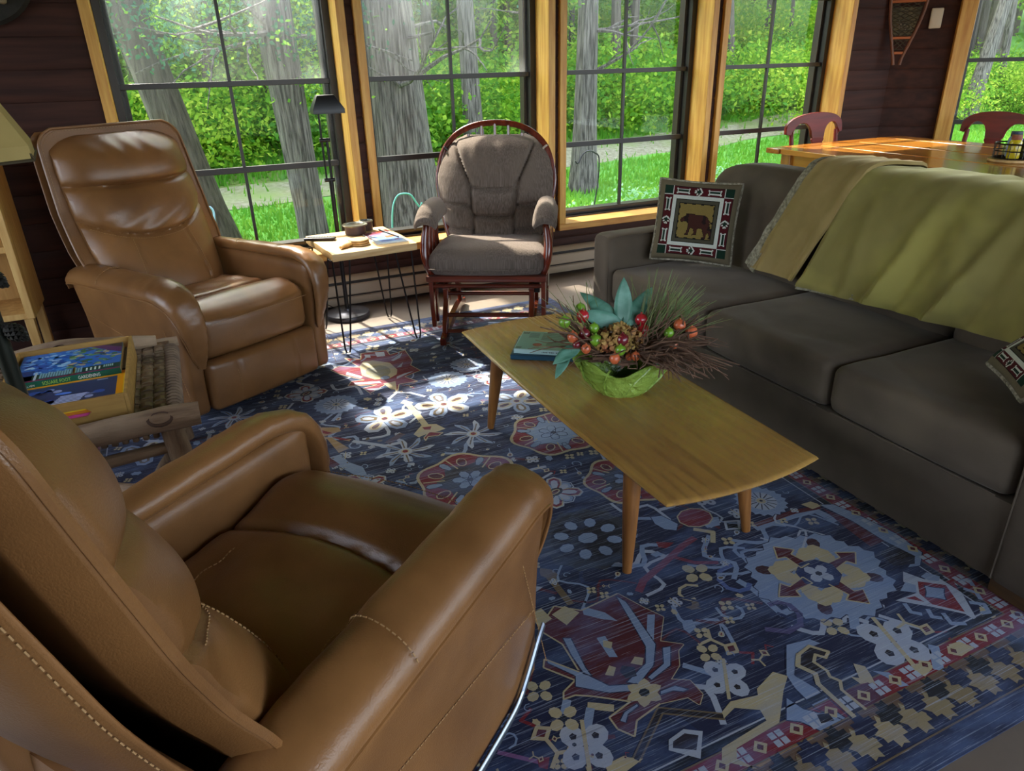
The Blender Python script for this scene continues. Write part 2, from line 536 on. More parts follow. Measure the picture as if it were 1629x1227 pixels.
bm = NB(); strip(bm, [(-.018, .185), (-.030, .178), (-.034, .172), (-.030, .170), (-.016, .18), (.028, .19), (.028, .196), (-.005, .196)], -2.4, 2.7)
obj('top_cover', bm, M_heat, h)
bm = NB(); strip(bm, [(.0, .018), (.028, .018), (.028, .186), (.0, .18)], -2.4, 2.7)  # plain backing strip, coloured dark to stand for shadow inside the slots
obj('slot_shadow_back', bm, M_heatd, h)
# ================================================================ outside
def leaf_mat(name, c1, c2, tcol, mixf=.5):
    m = bpy.data.materials.new(name); m.use_nodes = True
    nt = m.node_tree; N = nt.nodes; L = nt.links; N.remove(N['Principled BSDF']); out = N['Material Output']
    tc = N.new('ShaderNodeTexCoord'); nz = N.new('ShaderNodeTexNoise'); nz.inputs['Scale'].default_value = 1.1; nz.inputs['Detail'].default_value = 6
    L.new(tc.outputs['Object'], nz.inputs['Vector'])
    mx = N.new('ShaderNodeMix'); mx.data_type = 'RGBA'; mx.inputs['A'].default_value = (*S(c1), 1); mx.inputs['B'].default_value = (*S(c2), 1)
    rg = N.new('ShaderNodeMapRange'); rg.inputs['From Min'].default_value = .35; rg.inputs['From Max'].default_value = .65
    L.new(nz.outputs['Fac'], rg.inputs['Value']); L.new(rg.outputs[0], mx.inputs['Factor'])
    d = N.new('ShaderNodeBsdfDiffuse'); L.new(mx.outputs['Result'], d.inputs['Color'])
    t = N.new('ShaderNodeBsdfTranslucent'); t.inputs['Color'].default_value = (*S(tcol), 1)
    ms = N.new('ShaderNodeMixShader'); ms.inputs[0].default_value = mixf
    L.new(d.outputs[0], ms.inputs[1]); L.new(t.outputs[0], ms.inputs[2]); L.new(ms.outputs[0], out.inputs['Surface'])
    return m
M_leafA = leaf_mat('spring_leaf', '#6ea034', '#52862b', '#b6d452', .58)
M_leafB = leaf_mat('mid_green_leaf', '#558a3a', '#3d6f2e', '#96c24a', .52)
M_leafC = leaf_mat('yellow_green_leaf', '#98b842', '#729e34', '#d6e060', .6)
M_cedar = leaf_mat('cedar_needle', '#3f6650', '#2e4d3e', '#5a8a60', .25)
M_grassb = leaf_mat('lawn_blade', '#5c9638', '#468030', '#9cc850', .45)
M_bark = pmat('grey_shaggy_bark', '#7d766f', '#38332e', scale=9, lo=.36, hi=.62, stretch=(5, 5, .35), rough=.9, bump=.9, bscale=14, bdist=.03, detail=8)
M_barkd = pmat('brown_bark', '#5f574d', '#3a332c', scale=8, stretch=(4, 4, .4), rough=.9, bump=.8, bscale=14, bdist=.02, detail=7)
M_ground = pmat('forest_floor', '#5f8a3a', '#6a7a3c', scale=.8, rough=1, detail=8, c3='#7a7148', s3=.25)
M_lawn = pmat('lawn_soil', '#68a23c', '#578f36', scale=1.5, rough=1, detail=8)
M_gravel = pmat('pale_gravel', '#98917f', '#757058', scale=14, rough=.95, detail=10, c3='#7c8a52', s3=.9)

def gz(x, y):
    """outside ground height"""
    d = y-5.2
    z = -.62+.035*d
    z += .12*max(0, d-6.5)+.006*max(0, d-9)**2
    z += .10*sin(x*.35+1)*sst(4, 12, d)+.02*max(0, x-3)*sst(2, 8, d)
    return z
def path_y(x): return 11.45+.115*(x-1)+.06*max(0, x-12)**2
bm = NB()
NX, NY = 90, 70
gv = {}
for i in range(NX+1):
    for j in range(NY+1):
        x = -28+98*i/NX; y = 4.66+44*(j/NY)**1.5
        gv[i, j] = bm.verts.new((x, y, gz(x, y)))
for i in range(NX):
    for j in range(NY):
        f = bm.faces.new((gv[i, j], gv[i+1, j], gv[i+1, j+1], gv[i, j+1]))
        c = f.calc_center_median()
        f.material_index = 0 if c.y < path_y(c.x) else 1
tag(obj('ground', bm, [M_lawn, M_ground]), kind='structure')
bm = NB(); rings = []
for i in range(70):
    x = -24+56*i/69; ring = []
    for k in range(7):
        t = k/6*2-1; y = path_y(x)+t*(.62+.10*sin(i*1.7)*abs(t)); ring.append(Vector((x, y, gz(x, y)+.03-.02*t*t)))
    rings.append(ring)
loft(bm, rings, False, False)
tag(obj('path', bm, M_gravel), kind='structure')

def at(px, py, y):
    """point where the sight line of a photo pixel meets depth y"""
    d = fw*FPX+cr*(px-814.5)-cu*(py-613.5); t = y/d.y
    return Vector((d.x*t, y, EYE+d.z*t))

def leaf(bm, p, s, mi, Rn):
    d = Vector((Rn.gauss(0, 1), Rn.gauss(0, 1), Rn.gauss(0, .6)-.3)).normalized()
    w = d.cross(Vector((Rn.gauss(0, 1), Rn.gauss(0, 1), Rn.gauss(0, 1)+.6))).normalized()
    a = bm.verts.new(p); b = bm.verts.new(p+d*s*.5+w*s*.3); c = bm.verts.new(p+d*s); e = bm.verts.new(p+d*s*.5-w*s*.3)
    bm.faces.new((a, b, c, e)).material_index = mi

def crown_mesh(name, seed, mats, n_cl, per, ext, ls, base=0.0, shape='ball', sub=.45):
    Rn = random.Random(seed); bm = NB()
    for c in range(n_cl):
        while True:
            q = Vector((Rn.uniform(-1, 1), Rn.uniform(-1, 1), Rn.uniform(-1, 1)))
            if q.length <= 1: break
        ctr = Vector((q.x*ext[0], q.y*ext[1], base+ext[2]*(q.z+1)))
        mi = Rn.randrange(len(mats))
        for k in range(per):
            p = ctr+Vector((Rn.gauss(0, sub), Rn.gauss(0, sub), Rn.gauss(0, sub*.45)))
            leaf(bm, p, ls*Rn.uniform(.6, 1.3), mi if Rn.random() < .8 else Rn.randrange(len(mats)), Rn)
    me = bpy.data.meshes.new(name); bm.to_mesh(me); bm.free()
    for m in mats: me.materials.append(m)
    return me

def trunk_bm(base, tip, r0, r1, Rn, n=12, wob=.06, flare=1.35, seg=10):
    bm = NB(); pts = []; rad = []
    b, t = Vector(base), Vector(tip); Lg = (t-b).length
    for i in range(seg+1):
        u = i/seg; o = Vector((sin(u*5+Rn.random())*wob*u, cos(u*4)*wob*u, 0))*(Lg/6)
        pts.append(b+(t-b)*u+o); rad.append(lerp(r0, r1, u)*(1+(flare-1)*exp(-u*Lg/.5)))
    fr = frames(pts); rings = []
    for (p, u, v), rr in zip(fr, rad):
        rings.append([p+u*(cos(2*pi*k/n)*rr*(1+.10*sin(k*2.3+1)))+v*(sin(2*pi*k/n)*rr*(1+.10*cos(k*1.7))) for k in range(n)])
    loft(bm, rings); return bm, pts

def branch_bm(bm, p, d, L_, r, Rn, depth=1):
    pts = [p]; q = Vector(p); dd = Vector(d).normalized()
    for i in range(5):
        dd = (dd+Vector((Rn.gauss(0, .18), Rn.gauss(0, .18), Rn.gauss(0.02, .12)))).normalized()
        q = q+dd*(L_/5); pts.append(q.copy())
    tube(bm, pts, [r*(1-.16*i) for i in range(6)], 5)
    if depth:
        for k in range(3):
            i = Rn.randrange(1, 5)
            branch_bm(bm, pts[i], dd+Vector((Rn.gauss(0, .7), Rn.gauss(0, .7), Rn.gauss(0, .5))), L_*.5, r*.5, Rn, depth-1)
    return pts

CR = [crown_mesh('crown_leaves_%s' % 'abcdef'[i], 20+i, ms, 160, 58, e, .11, b) for i, (ms, e, b) in enumerate((
    ([M_leafA, M_leafC, M_leafB], (2.0, 2.0, 3.2), 1.0), ([M_leafB, M_leafA], (1.7, 1.7, 3.6), .8), ([M_leafC, M_leafA], (2.3, 2.2, 2.8), 1.2),
    ([M_leafA, M_leafB], (1.5, 1.5, 3.8), .6)))]
BU = [crown_mesh('bush_leaves_%s' % 'abc'[i], 60+i, ms, 52, 66, (1.0, .9, .55), .072, 0, sub=.26) for i, ms in enumerate((
    [M_leafA, M_leafC], [M_leafB, M_leafA], [M_leafC, M_leafA, M_leafB]))]

def add_mesh(name, me, parent, loc=(0, 0, 0), rz=0, sc=1):
    o = bpy.data.objects.new(name, me); COL.objects.link(o); o.parent = parent; o.location = loc
    o.rotation_euler = (0, 0, rz); o.scale = (sc, sc, sc) if not isinstance(sc, tuple) else sc
    return o

# --- the trunks one can point to: (photo x,y low) -> (photo x,y high), depth, widths in photo pixels
def px_tree(low, high, y, wlow, whigh, mat, label, crown=None, group=None, lean=0, name='tree', branches=0, cs=1, seed=1, cz=0):
    Rn = random.Random(seed)
    a = at(*low, y); b = at(*high, y+lean)
    d = (b-a)
    k = y/FPX/cos(YAW)*1.0
    g = gz(a.x, a.y)-.1
    base = a-d*((a.z-g)/d.z); tip = base+d*((7.5-g)/d.z) if d.z > 0 else b
    t = thing(name, label, 'tree', tuple(base), 0, group)
    z0, z1 = a.z, b.z
    rl, rh = wlow*k/2, whigh*k/2
    sl = (rh-rl)/max(.1, (z1-z0)); r_at = lambda z: max(.03, rl+sl*(z-z0))
    bm, pts = trunk_bm((0, 0, 0), tip-base, r_at(base.z), max(.04, r_at(tip.z)), Rn, n=18, wob=.03, seg=14)
    obj('trunk', bm, mat, t)
    if branches:
        for i in range(branches):
            bm = NB(); u = Rn.uniform(.25, .8); p = pts[int(u*(len(pts)-1))]
            branch_bm(bm, p, (Rn.uniform(-1, 1), Rn.uniform(-1, .4), Rn.uniform(-.4, .4)), Rn.uniform(.8, 2.0), .03, Rn)
            obj('branch', bm, mat, t)
    if crown: add_mesh('crown', crown, t, tuple((tip-base)*.45+Vector((0, 0, cz))), Rn.uniform(0, 6), cs)
    return t

CED = crown_mesh('cedar_sprays', 91, [M_cedar, M_cedar, M_leafB], 44, 84, (1.8, .9, .85), .06, 0, sub=.26)
px_tree((655, 360), (610, 0), 8.2, 84, 66, M_bark, 'thick grey shaggy-barked tree in front, seen through the second window', CED, seed=3, branches=7, cs=1.0, cz=-1.3)
px_tree((752, 190), (738, 0), 12.0, 26, 22, M_bark, 'straight pale grey trunk right of the thick shaggy tree, above the glider', CR[1], seed=4, cz=1.0)
px_tree((683, 190), (676, 0), 14.5, 17, 14, M_barkd, 'thin dark trunk just right of the thick shaggy tree', CR[0], seed=5)
px_tree((928, 305), (935, 20), 9.6, 38, 28, M_bark, 'grey peeling trunk behind the black shepherd hook', CED, seed=6, branches=6, cs=.9, cz=-.9)
px_tree((978, 190), (980, 0), 14.8, 17, 14, M_barkd, 'thin brown trunk right of the grey peeling trunk', CR[3], seed=7)
px_tree((1001, 190), (1012, 0), 15.2, 14, 11, M_barkd, 'slim grey-brown trunk by the third window muntin', CR[1], seed=8)
px_tree((495, 350), (452, 130), 8.0, 34, 42, M_bark, 'leaning grey trunk seen low in the right half of the first window', CED, seed=9, branches=9, cs=.9, cz=-1.9)
px_tree((325, 330), (196, 10), 8.6, 44, 40, M_barkd, 'dark slanting trunk with bare twigs in the left half of the first window', CED, seed=10, branches=14, cs=.8, cz=-1.3)
px_tree((332, 230), (326, 20), 14, 12, 9, M_barkd, 'very thin upright trunk left of the first window muntin', CR[3], seed=12)
px_tree((1163, 160), (1161, 0), 15.5, 15, 13, M_barkd, 'leafy trunk at the left edge of the fourth window', CR[0], seed=13)
px_tree((1250, 150), (1262, 0), 17, 7, 6, M_barkd, 'pole-thin sapling in the right half of the fourth window', CR[2], seed=14)
px_tree((1570, 90), (1600, 0), 11.5, 26, 22, M_bark, 'wide grey trunk at the left edge of the angled window', CR[0], seed=15, cz=1)
px_tree((1588, 150), (1612, 0), 12.5, 15, 15, M_bark, 'slender pale trunk in the middle of the angled window', CR[2], seed=16, cz=1)

# --- the woods behind: individual trees and bushes nothing in the photo tells apart
Rf = random.Random(5)
for i in range(96):
    for _ in range(60):
        x = Rf.uniform(-11, 34); y = Rf.uniform(13.5, 32)
        if y > path_y(x)+2.2 and -0.75 < x/y-.15 < 1.9: break
    t = thing('forest_tree', 'slim leafy woodland tree standing in the bright green woods beyond the gravel path', 'tree', (x, y, gz(x, y)), 0, 'woodland trees beyond the path')
    Rn = random.Random(100+i)
    hgt = Rf.uniform(7, 10); bm, _ = trunk_bm((0, 0, -.1), (Rf.uniform(-.5, .5), 0, hgt), Rf.uniform(.08, .17), .05, Rn, n=8, seg=6)
    obj('trunk', bm, M_barkd, t)
    add_mesh('crown', CR[i % 4], t, (0, 0, Rf.uniform(-.6, 1.4)), Rf.uniform(0, 6.3), Rf.uniform(.85, 1.25))
for i in range(190):
    for _ in range(60):
        x = Rf.uniform(-9, 32); y = 11.5+17*Rf.random()**1.5
        if y > path_y(x)+1.0 and -0.7 < x/y-.15 < 1.9: break
    t = thing('bush', 'low leafy bush of the undergrowth beyond the gravel path', 'bush', (x, y, gz(x, y)-.05), 0, 'undergrowth bushes beyond the path')
    add_mesh('foliage', BU[i % 3], t, (0, 0, 0), Rf.uniform(0, 6.3), Rf.uniform(.8, 1.7))

for i in range(30):
    x = Rf.uniform(12.5, 23); y = Rf.uniform(10.5, 15.5)
    t = thing('bush', 'low leafy bush among the weeds outside the angled window', 'bush', (x, y, gz(x, y)-.05), 0, 'bushes outside the angled window')
    add_mesh('foliage', BU[i % 3], t, (0, 0, 0), Rf.uniform(0, 6.3), Rf.uniform(.7, 1.3))
for i in range(66):
    x = Rf.uniform(-14, 36); y = Rf.uniform(27, 40)
    if i >= 40: y = Rf.uniform(13, 25); x = y*Rf.uniform(1.35, 2.1)
    t = thing('forest_tree', 'tall woodland tree at the back of the bright green woods', 'tree', (x, y, gz(x, y)), 0, 'tall trees at the back of the woods')
    Rn = random.Random(300+i); bm, _ = trunk_bm((0, 0, -.1), (Rf.uniform(-.5, .5), 0, 12), .2, .06, Rn, n=8, seg=6); obj('trunk', bm, M_barkd, t)
    add_mesh('crown', CR[i % 4], t, (0, 0, Rf.uniform(-.5, 1)), Rf.uniform(0, 6.3), Rf.uniform(1.7, 2.2))
# perennials by the lawn
M_sage = leaf_mat('silver_leaf', '#9fc0a0', '#7fae86', '#a8d890', .35)
SG = crown_mesh('sage_leaves', 77, [M_sage, M_grassb], 26, 40, (.42, .3, .16), .06, 0, sub=.10)
for (px, py, y, sc, lab) in ((1035, 280, 7.6, 1.1, 'silvery leafy plant on the lawn behind the bear pillow'), (905, 330, 7.4, 1.0, 'low silvery plant at the foot of the grey peeling trunk'),
                         (1180, 235, 8.5, 1.0, 'silvery plant on the lawn behind the sofa corner'), (385, 350, 6.9, 1.1, 'leafy clump on the lawn behind the far recliner')):
    c = at(px, py, y); z = gz(c.x, y)
    t = thing('garden_plant', lab, 'plant', (c.x, y, z)); add_mesh('foliage', SG, t, (0, 0, 0), px, sc)

# lawn blades: nobody could count them
KEEP = [(at(px, py, y).x, y, .62*sc) for px, py, y, sc in ((1035, 280, 7.6, 1.1), (905, 330, 7.4, 1.0), (1180, 235, 8.5, 1.0), (385, 350, 6.9, 1.1))]+[(at(px, py, y).x, y, .06) for px, py, y in ((942, 345, 6.6), (624, 380, 6.2), (342, 370, 6.4))]
bm = NB(); Rg = random.Random(9)
for i in range(78000):
    y = 5.0+10*Rg.random()**1.4; x = -.32*y+Rg.random()*2.15*y
    py_ = path_y(x)
    if py_-.75 < y < py_+.7 and Rg.random() < .93: continue
    if any((x-a)**2+(y-b)**2 < r*r for a, b, r in KEEP): continue
    z = gz(x, y); hh = Rg.uniform(.05, .13)*(1.7 if y > py_ else 1); a = Rg.uniform(0, 6.28); w = .008+.0012*y
    dx, dy = cos(a)*w, sin(a)*w; lx, ly = Rg.gauss(0, .035), Rg.gauss(0, .035)
    v = [bm.verts.new((x-dx, y-dy, z-.01)), bm.verts.new((x+dx, y+dy, z-.01)), bm.verts.new((x+lx, y+ly, z+hh))]
    bm.faces.new(v)
o = obj('lawn_grass', bm, M_grassb, smooth=False, recalc=False)
tag(o, 'bright green mown grass between the house and the gravel path', 'grass', kind='stuff')

# shepherd hooks
def hook(name_label, foot_px, pts_px, y, mat):
    P = [at(px, py, y) for px, py in pts_px]; P[0] = Vector((P[0].x, y, gz(P[0].x, y)-.05)); o = P[0]
    bm = NB(); tube(bm, [Vector(p)-o for p in [tuple(P[0])]+smooth_path([tuple(q) for q in P[1:]], 6)], .008, 6)
    tag(obj('shepherd_hook', bm, mat, loc=o), name_label, 'garden hook')
M_teal = pmat('teal_painted_iron', '#6fbfae', rough=.5)
hook('black shepherd hook standing on the lawn in front of the grey peeling trunk', 0, [(942, 345), (945, 328), (951, 290), (953, 252), (946, 243), (938, 240), (930, 243), (925, 249), (921, 258), (918, 260), (915, 256)], 6.6, M_iron)
hook('teal shepherd hook in front of the thick shaggy tree', 0, [(624, 380), (624, 360), (625, 330), (632, 312), (644, 308), (654, 311), (662, 322), (668, 329), (671, 322)], 6.2, M_teal)
hook('pale blue shepherd hook beside the far recliner back', 0, [(342, 370), (341, 350), (340, 338), (336, 331), (330, 329), (324, 331), (320, 338)], 6.4, pmat('blue_painted_iron', '#9cc4e0', rough=.5))
# ================================================================ rug
def fl(px, py, z=0.0):
    d = fw*FPX+cr*(px-814.5)-cu*(py-613.5); t = (z-EYE)/d.z
    return (d.x*t, d.y*t)
M_rug = vcol_mat('woven_rug', rough=.95, bump=.35, bscale=420, sheen=.08, streak=[
    ((1, 3, 1), 3.2, .46, .66, .34, S('#5f79a8')),    ((1.2, 95, 1), 2.6, .56, .68, .5, S('#a3b0c6')), ((2.4, 140, 1), 4.0, .61, .70, .5, S('#c5cede')),
    ((1.3, 60, 1), 3.0, .58, .72, .45, S('#1a2138')), ((1, 1, 1), 260, .55, .75, .2, S('#11172a'))])
RX0, RX1, RY0, RY1 = -.72, 2.0, .55, 3.83
NAVY, DNAVY, MBLUE = S('#33477a'), S('#1a2444'), S('#4a628e')
LBL, PALE, CREAM, TAN = S('#b2bdce'), S('#c8ccd4'), S('#cfc8b2'), S('#a3957a')
RED, DRED, MAR, GREY = S('#ab384f'), S('#902c44'), S('#4a2438'), S('#77757c')
rb = NB(); rcol = rb.loops.layers.color.new('Col')
def rpoly(pts, col, lay):
    z = .0042+lay*.00025+(len(rb.faces) % 60)*4e-6
    vs_ = [rb.verts.new((x, y, z)) for x, y in pts]
    try: f = rb.faces.new(vs_)
    except ValueError: return
    if f.normal.z < 0 or sum(a[0]*b[1]-a[1]*b[0] for a, b in zip(pts, pts[1:]+pts[:1])) < 0: f.normal_flip()
    for l in f.loops: l[rcol] = (*col, 1)
    if col in (RED, DRED, LBL) and len(pts) > 5 and lay > .6:
        oc = CREAM if col != LBL else NAVY
        for a, b in zip(pts, pts[1:]+pts[:1]): seg(a, b, .0045 if col != LBL else .003, oc, lay+.6)
def seg(a, b, w, col, lay):
    dx, dy = b[0]-a[0], b[1]-a[1]; L_ = sqrt(dx*dx+dy*dy)
    if L_ < .004: return
    nx, ny = -dy/L_*w/2, dx/L_*w/2
    rpoly([(a[0]-nx, a[1]-ny), (b[0]-nx, b[1]-ny), (b[0]+nx, b[1]+ny), (a[0]+nx, a[1]+ny)], col, lay)
def rect(x0, y0, x1, y1, col, lay): rpoly([(x0, y0), (x1, y0), (x1, y1), (x0, y1)], col, lay)
def ell(c, a, b, rot, n=14, wob=0, lob=0, ser=0):
    o = []
    for k in range(n):
        t = 2*pi*k/n; m = 1+lob*cos(wob*t)+(ser if k % 2 else 0)
        x, y = a*m*cos(t), b*m*sin(t); o.append((c[0]+x*cos(rot)-y*sin(rot), c[1]+x*sin(rot)+y*cos(rot)))
    return o
def petal(c, rot, r0, r1, w, sq=.6):
    p = [(r0, -w*.25), (lerp(r0, r1, .5), -w*.5), (lerp(r0, r1, .85), -w*.42), (r1, 0), (lerp(r0, r1, .85), w*.42), (lerp(r0, r1, .5), w*.5), (r0, w*.25)]
    return [(c[0]+x*cos(rot)-y*sin(rot), c[1]+x*sin(rot)+y*cos(rot)) for x, y in p]
def line(pts, w, col, lay):
    for a, b in zip(pts[:-1], pts[1:]):
        dx, dy = b[0]-a[0], b[1]-a[1]; L_ = sqrt(dx*dx+dy*dy)
        if L_ < 1e-5: continue
        nx, ny = -dy/L_*w/2, dx/L_*w/2; ex, ey = dx/L_*w*.3, dy/L_*w*.3
        rpoly([(a[0]-nx-ex, a[1]-ny-ey), (b[0]-nx+ex, b[1]-ny+ey), (b[0]+nx+ex, b[1]+ny+ey), (a[0]+nx-ex, a[1]+ny-ey)], col, lay)
def outl(pts, w, col, lay): line(pts+[pts[0]], w, col, lay)
def rosette(c, r, c1, c2, c3, n=20):
    rpoly(ell(c, r, r, 0, n*2, ser=-.12), c1, 1); rpoly(ell(c, r*.58, r*.58, .2, 22), c2, 2)
    for k in range(14): line([(c[0]+cos(k*.449)*r*.22, c[1]+sin(k*.449)*r*.22), (c[0]+cos(k*.449)*r*.56, c[1]+sin(k*.449)*r*.56)], .004, GREY, 3)
    rpoly(ell(c, r*.18, r*.18, 0, 8), c3, 3); rpoly(ell(c, r*.07, r*.07, 0, 6), DNAVY, 4)
def white_flower(c, r, rot):
    for k in range(5):
        a = rot+k*2*pi/5
        rpoly(petal(c, a, r*.1, r, r*.62), LBL if k % 2 else PALE, 1); rpoly(petal(c, a, r*.25, r*.82, r*.36), TAN if k % 2 else CREAM, 2)
        rpoly(petal(c, a, r*.35, r*.75, r*.18), PALE if k % 2 else S('#8c6a3f'), 3)
    rpoly(ell(c, r*.26, r*.26, 0, 8), PALE, 4); rpoly(ell(c, r*.13, r*.13, 0, 6), DRED, 5)
def star8(c, r, rot):
    for k in range(8):
        a = rot+k*pi/4
        p = [(0, -.05*r), (.55*r, -.12*r), (.8*r, -.02*r), (r, .16*r), (.85*r, .2*r), (.5*r, .1*r), (0, .05*r)]
        rpoly([(c[0]+x*cos(a)-y*sin(a), c[1]+x*sin(a)+y*cos(a)) for x, y in p], PALE if k % 2 else LBL, 1)
        line([(c[0]+cos(a)*.2*r, c[1]+sin(a)*.2*r), (c[0]+cos(a+.05)*.72*r, c[1]+sin(a+.05)*.72*r)], .05*r, TAN, 2)
    rpoly(ell(c, r*.24, r*.24, 0, 8), PALE, 3); rpoly(ell(c, r*.12, r*.12, 0, 6), RED, 4)
def big_red(c, r, rot=0, ring=GREY):
    rpoly(ell(c, r*1.02, r*1.02, rot, 48, 6, .07), CREAM, 1); rpoly(ell(c, r*.96, r*.96, rot, 48, 6, .07), RED, 2)
    rpoly(ell(c, r*.60, r*.60, rot+.5, 36, 6, .14), ring, 3)
    for k in range(6):
        a = rot+k*pi/3; q = (c[0]+cos(a)*r*.7, c[1]+sin(a)*r*.7)
        rpoly(ell(q, r*.16, r*.10, a, 8), DRED, 4); a += pi/6; q = (c[0]+cos(a)*r*.72, c[1]+sin(a)*r*.72)
        rpoly(petal(c, a, r*.55, r*.88, r*.16), LBL, 4)
        line([(c[0]+cos(a-.25)*r*.5, c[1]+sin(a-.25)*r*.5), (c[0]+cos(a-.2)*r*.9, c[1]+sin(a-.2)*r*.9)], .006, CREAM, 5)
    for k in range(6): rpoly(petal(c, rot+k*pi/3+.3, 0, r*.36, r*.2), LBL, 5)
    rpoly(ell(c, r*.07, r*.07, 0, 6), MAR, 6)
def red_white(c, r, rot):
    for k in range(8):
        a = rot+k*pi/4; q = r*(1 if k % 2 else .85)
        rpoly(petal(c, a, 0, q, r*.62), PALE, 1); rpoly(petal(c, a, r*.1, q*.93, r*.48), RED if k % 2 else LBL, 2); rpoly(petal(c, a, r*.2, q*.78, r*.26), PALE, 3)
    rpoly(ell(c, r*.34, r*.22, rot, 10), GREY, 4); rpoly(ell(c, r*.2, r*.1, rot, 8), DRED, 5)
def dots(c, s, col=CREAM):
    for k in range(4):
        a = k*pi/2+.4; rpoly(ell((c[0]+cos(a)*s, c[1]+sin(a)*s), s*.72, s*.6, a, 8), col, 1)
    rpoly(ell(c, s*.4, s*.4, 0, 6), DNAVY, 2)
def antler(c, s, rot):
    T = lambda x, y: (c[0]+s*(x*cos(rot)-y*sin(rot)), c[1]+s*(x*sin(rot)+y*cos(rot)))
    rpoly([T(-.5, 0), T(0, -.4), T(.5, 0), T(0, .4)], CREAM, 1); rpoly([T(-.25, 0), T(0, -.2), T(.25, 0), T(0, .2)], DRED, 2)
    line([T(0, .4), T(0, 1.0)], s*.16, CREAM, 1); line([T(-.6, 1.3), T(0, 1.0), T(.5, 1.35)], s*.16, CREAM, 1); line([T(0, -.4), T(.3, -.9), T(-.3, -1.1)], s*.14, RED, 1)
def bud(c, s, rot, col):
    rpoly(petal(c, rot, 0, s, s*.8), PALE, 1); rpoly(petal(c, rot, s*.2, s*.85, s*.45), col, 2); line([c, (c[0]-cos(rot)*s*.8, c[1]-sin(rot)*s*.8+.01)], s*.14, LBL, 1)
def curl(c, s, rot, col=LBL):
    line([(c[0]+cos(rot+t*.7)*s*(1-t*.1), c[1]+sin(rot+t*.7)*s*(1-t*.1)) for t in range(7)], s*.2, col, 1)
def quad(c, s, rot):
    for k in range(4):
        a = rot+k*pi/2; q = (c[0]+cos(a)*s*.55, c[1]+sin(a)*s*.55); rpoly(ell(q, s*.5, s*.42, a, 10), PALE, 1); rpoly(ell(q, s*.14, s*.14, 0, 5), MAR, 2)
    line([(c[0]-cos(rot+.78)*s, c[1]-sin(rot+.78)*s), (c[0]+cos(rot+.78)*s, c[1]+sin(rot+.78)*s)], s*.14, CREAM, 2)
class ZR:
    def __init__(s, x0, y0, k): s.a = (x0, y0, k)
    def __call__(s, pts): return [fl(s.a[0]+x/s.a[2], s.a[1]+y/s.a[2]) for x, y in pts]
    def one(s, x, y): return s([(x, y)])[0]

# ground and borders
fx0, fx1, fy0, fy1 = RX0+.26, RX1-.26, RY0+.26, RY1-.26
box2(rb, (RX0, RY0, .0005), (RX1, RY1, .004))
for f in rb.faces:
    for l in f.loops: l[rcol] = (*NAVY, 1)
def frame(d0, d1, col, lay):
    rect(RX0+d0, RY0+d0, RX1-d0, RY0+d1, col, lay); rect(RX0+d0, RY1-d1, RX1-d0, RY1-d0, col, lay)
    rect(RX0+d0, RY0+d1, RX0+d1, RY1-d1, col, lay); rect(RX1-d1, RY0+d1, RX1-d0, RY1-d1, col, lay)
frame(.058, .062, TAN, 1); frame(.066, .125, NAVY, 1); frame(.125, .172, S('#9c8a78'), 1)
frame(.172, .176, TAN, 2); frame(.176, .228, RED, 1); frame(.228, .232, TAN, 1); frame(.236, .252, DNAVY, 1); frame(.254, .258, PALE, 1)
def along(step, fn):
    n = int((RX1-RX0-.2)/step)
    for i in range(n):
        x = RX0+.12+i*step
        fn(lambda s, d, x=x: (x+s, RY0+d), i); fn(lambda s, d, x=x: (x+s, RY1-d), i)
    n = int((RY1-RY0-.3)/step)
    for i in range(n):
        y = RY0+.16+i*step
        fn(lambda s, d, y=y: (RX0+d, y+s), i); fn(lambda s, d, y=y: (RX1-d, y+s), i)
Rr = random.Random(3)
def blossom(F, i):
    p = lambda q: [F(a, b) for a, b in q]
    def tref(cx, cd, s, col, sg):
        o = []
        for k in range(18):
            t = 2*pi*k/18; m = s*(1+.14*cos(4*t)+(.17 if k % 2 else -.17)); o.append((cx+m*sin(t), cd-sg*m*cos(t)*1.05))
        rpoly(p(o), col, 3)
    c1 = lerp_c(CREAM, TAN, Rr.random()*.8)
    tref(0, .108, .033, c1, 1); tref(.038, .140, .031, DNAVY if i % 2 else NAVY, -1)
def lerp_c(a, b, t): return tuple(x+(y-x)*t for x, y in zip(a, b))
along(.078, blossom)
def guard(F, i):
    p = lambda q: [F(a, b) for a, b in q]
    if i % 2: rpoly(p([(-.02, .202), (0, .184), (.02, .202), (0, .22)]), CREAM, 2); rpoly(p([(-.009, .202), (0, .193), (.009, .202), (0, .211)]), DRED, 3)
    else:
        for a, b in ((-.01, .192), (.01, .192), (-.01, .212), (.01, .212)): rpoly(p([(a-.008, b-.008), (a+.008, b-.008), (a+.008, b+.008), (a-.008, b+.008)]), PALE, 2)
along(.052, guard)

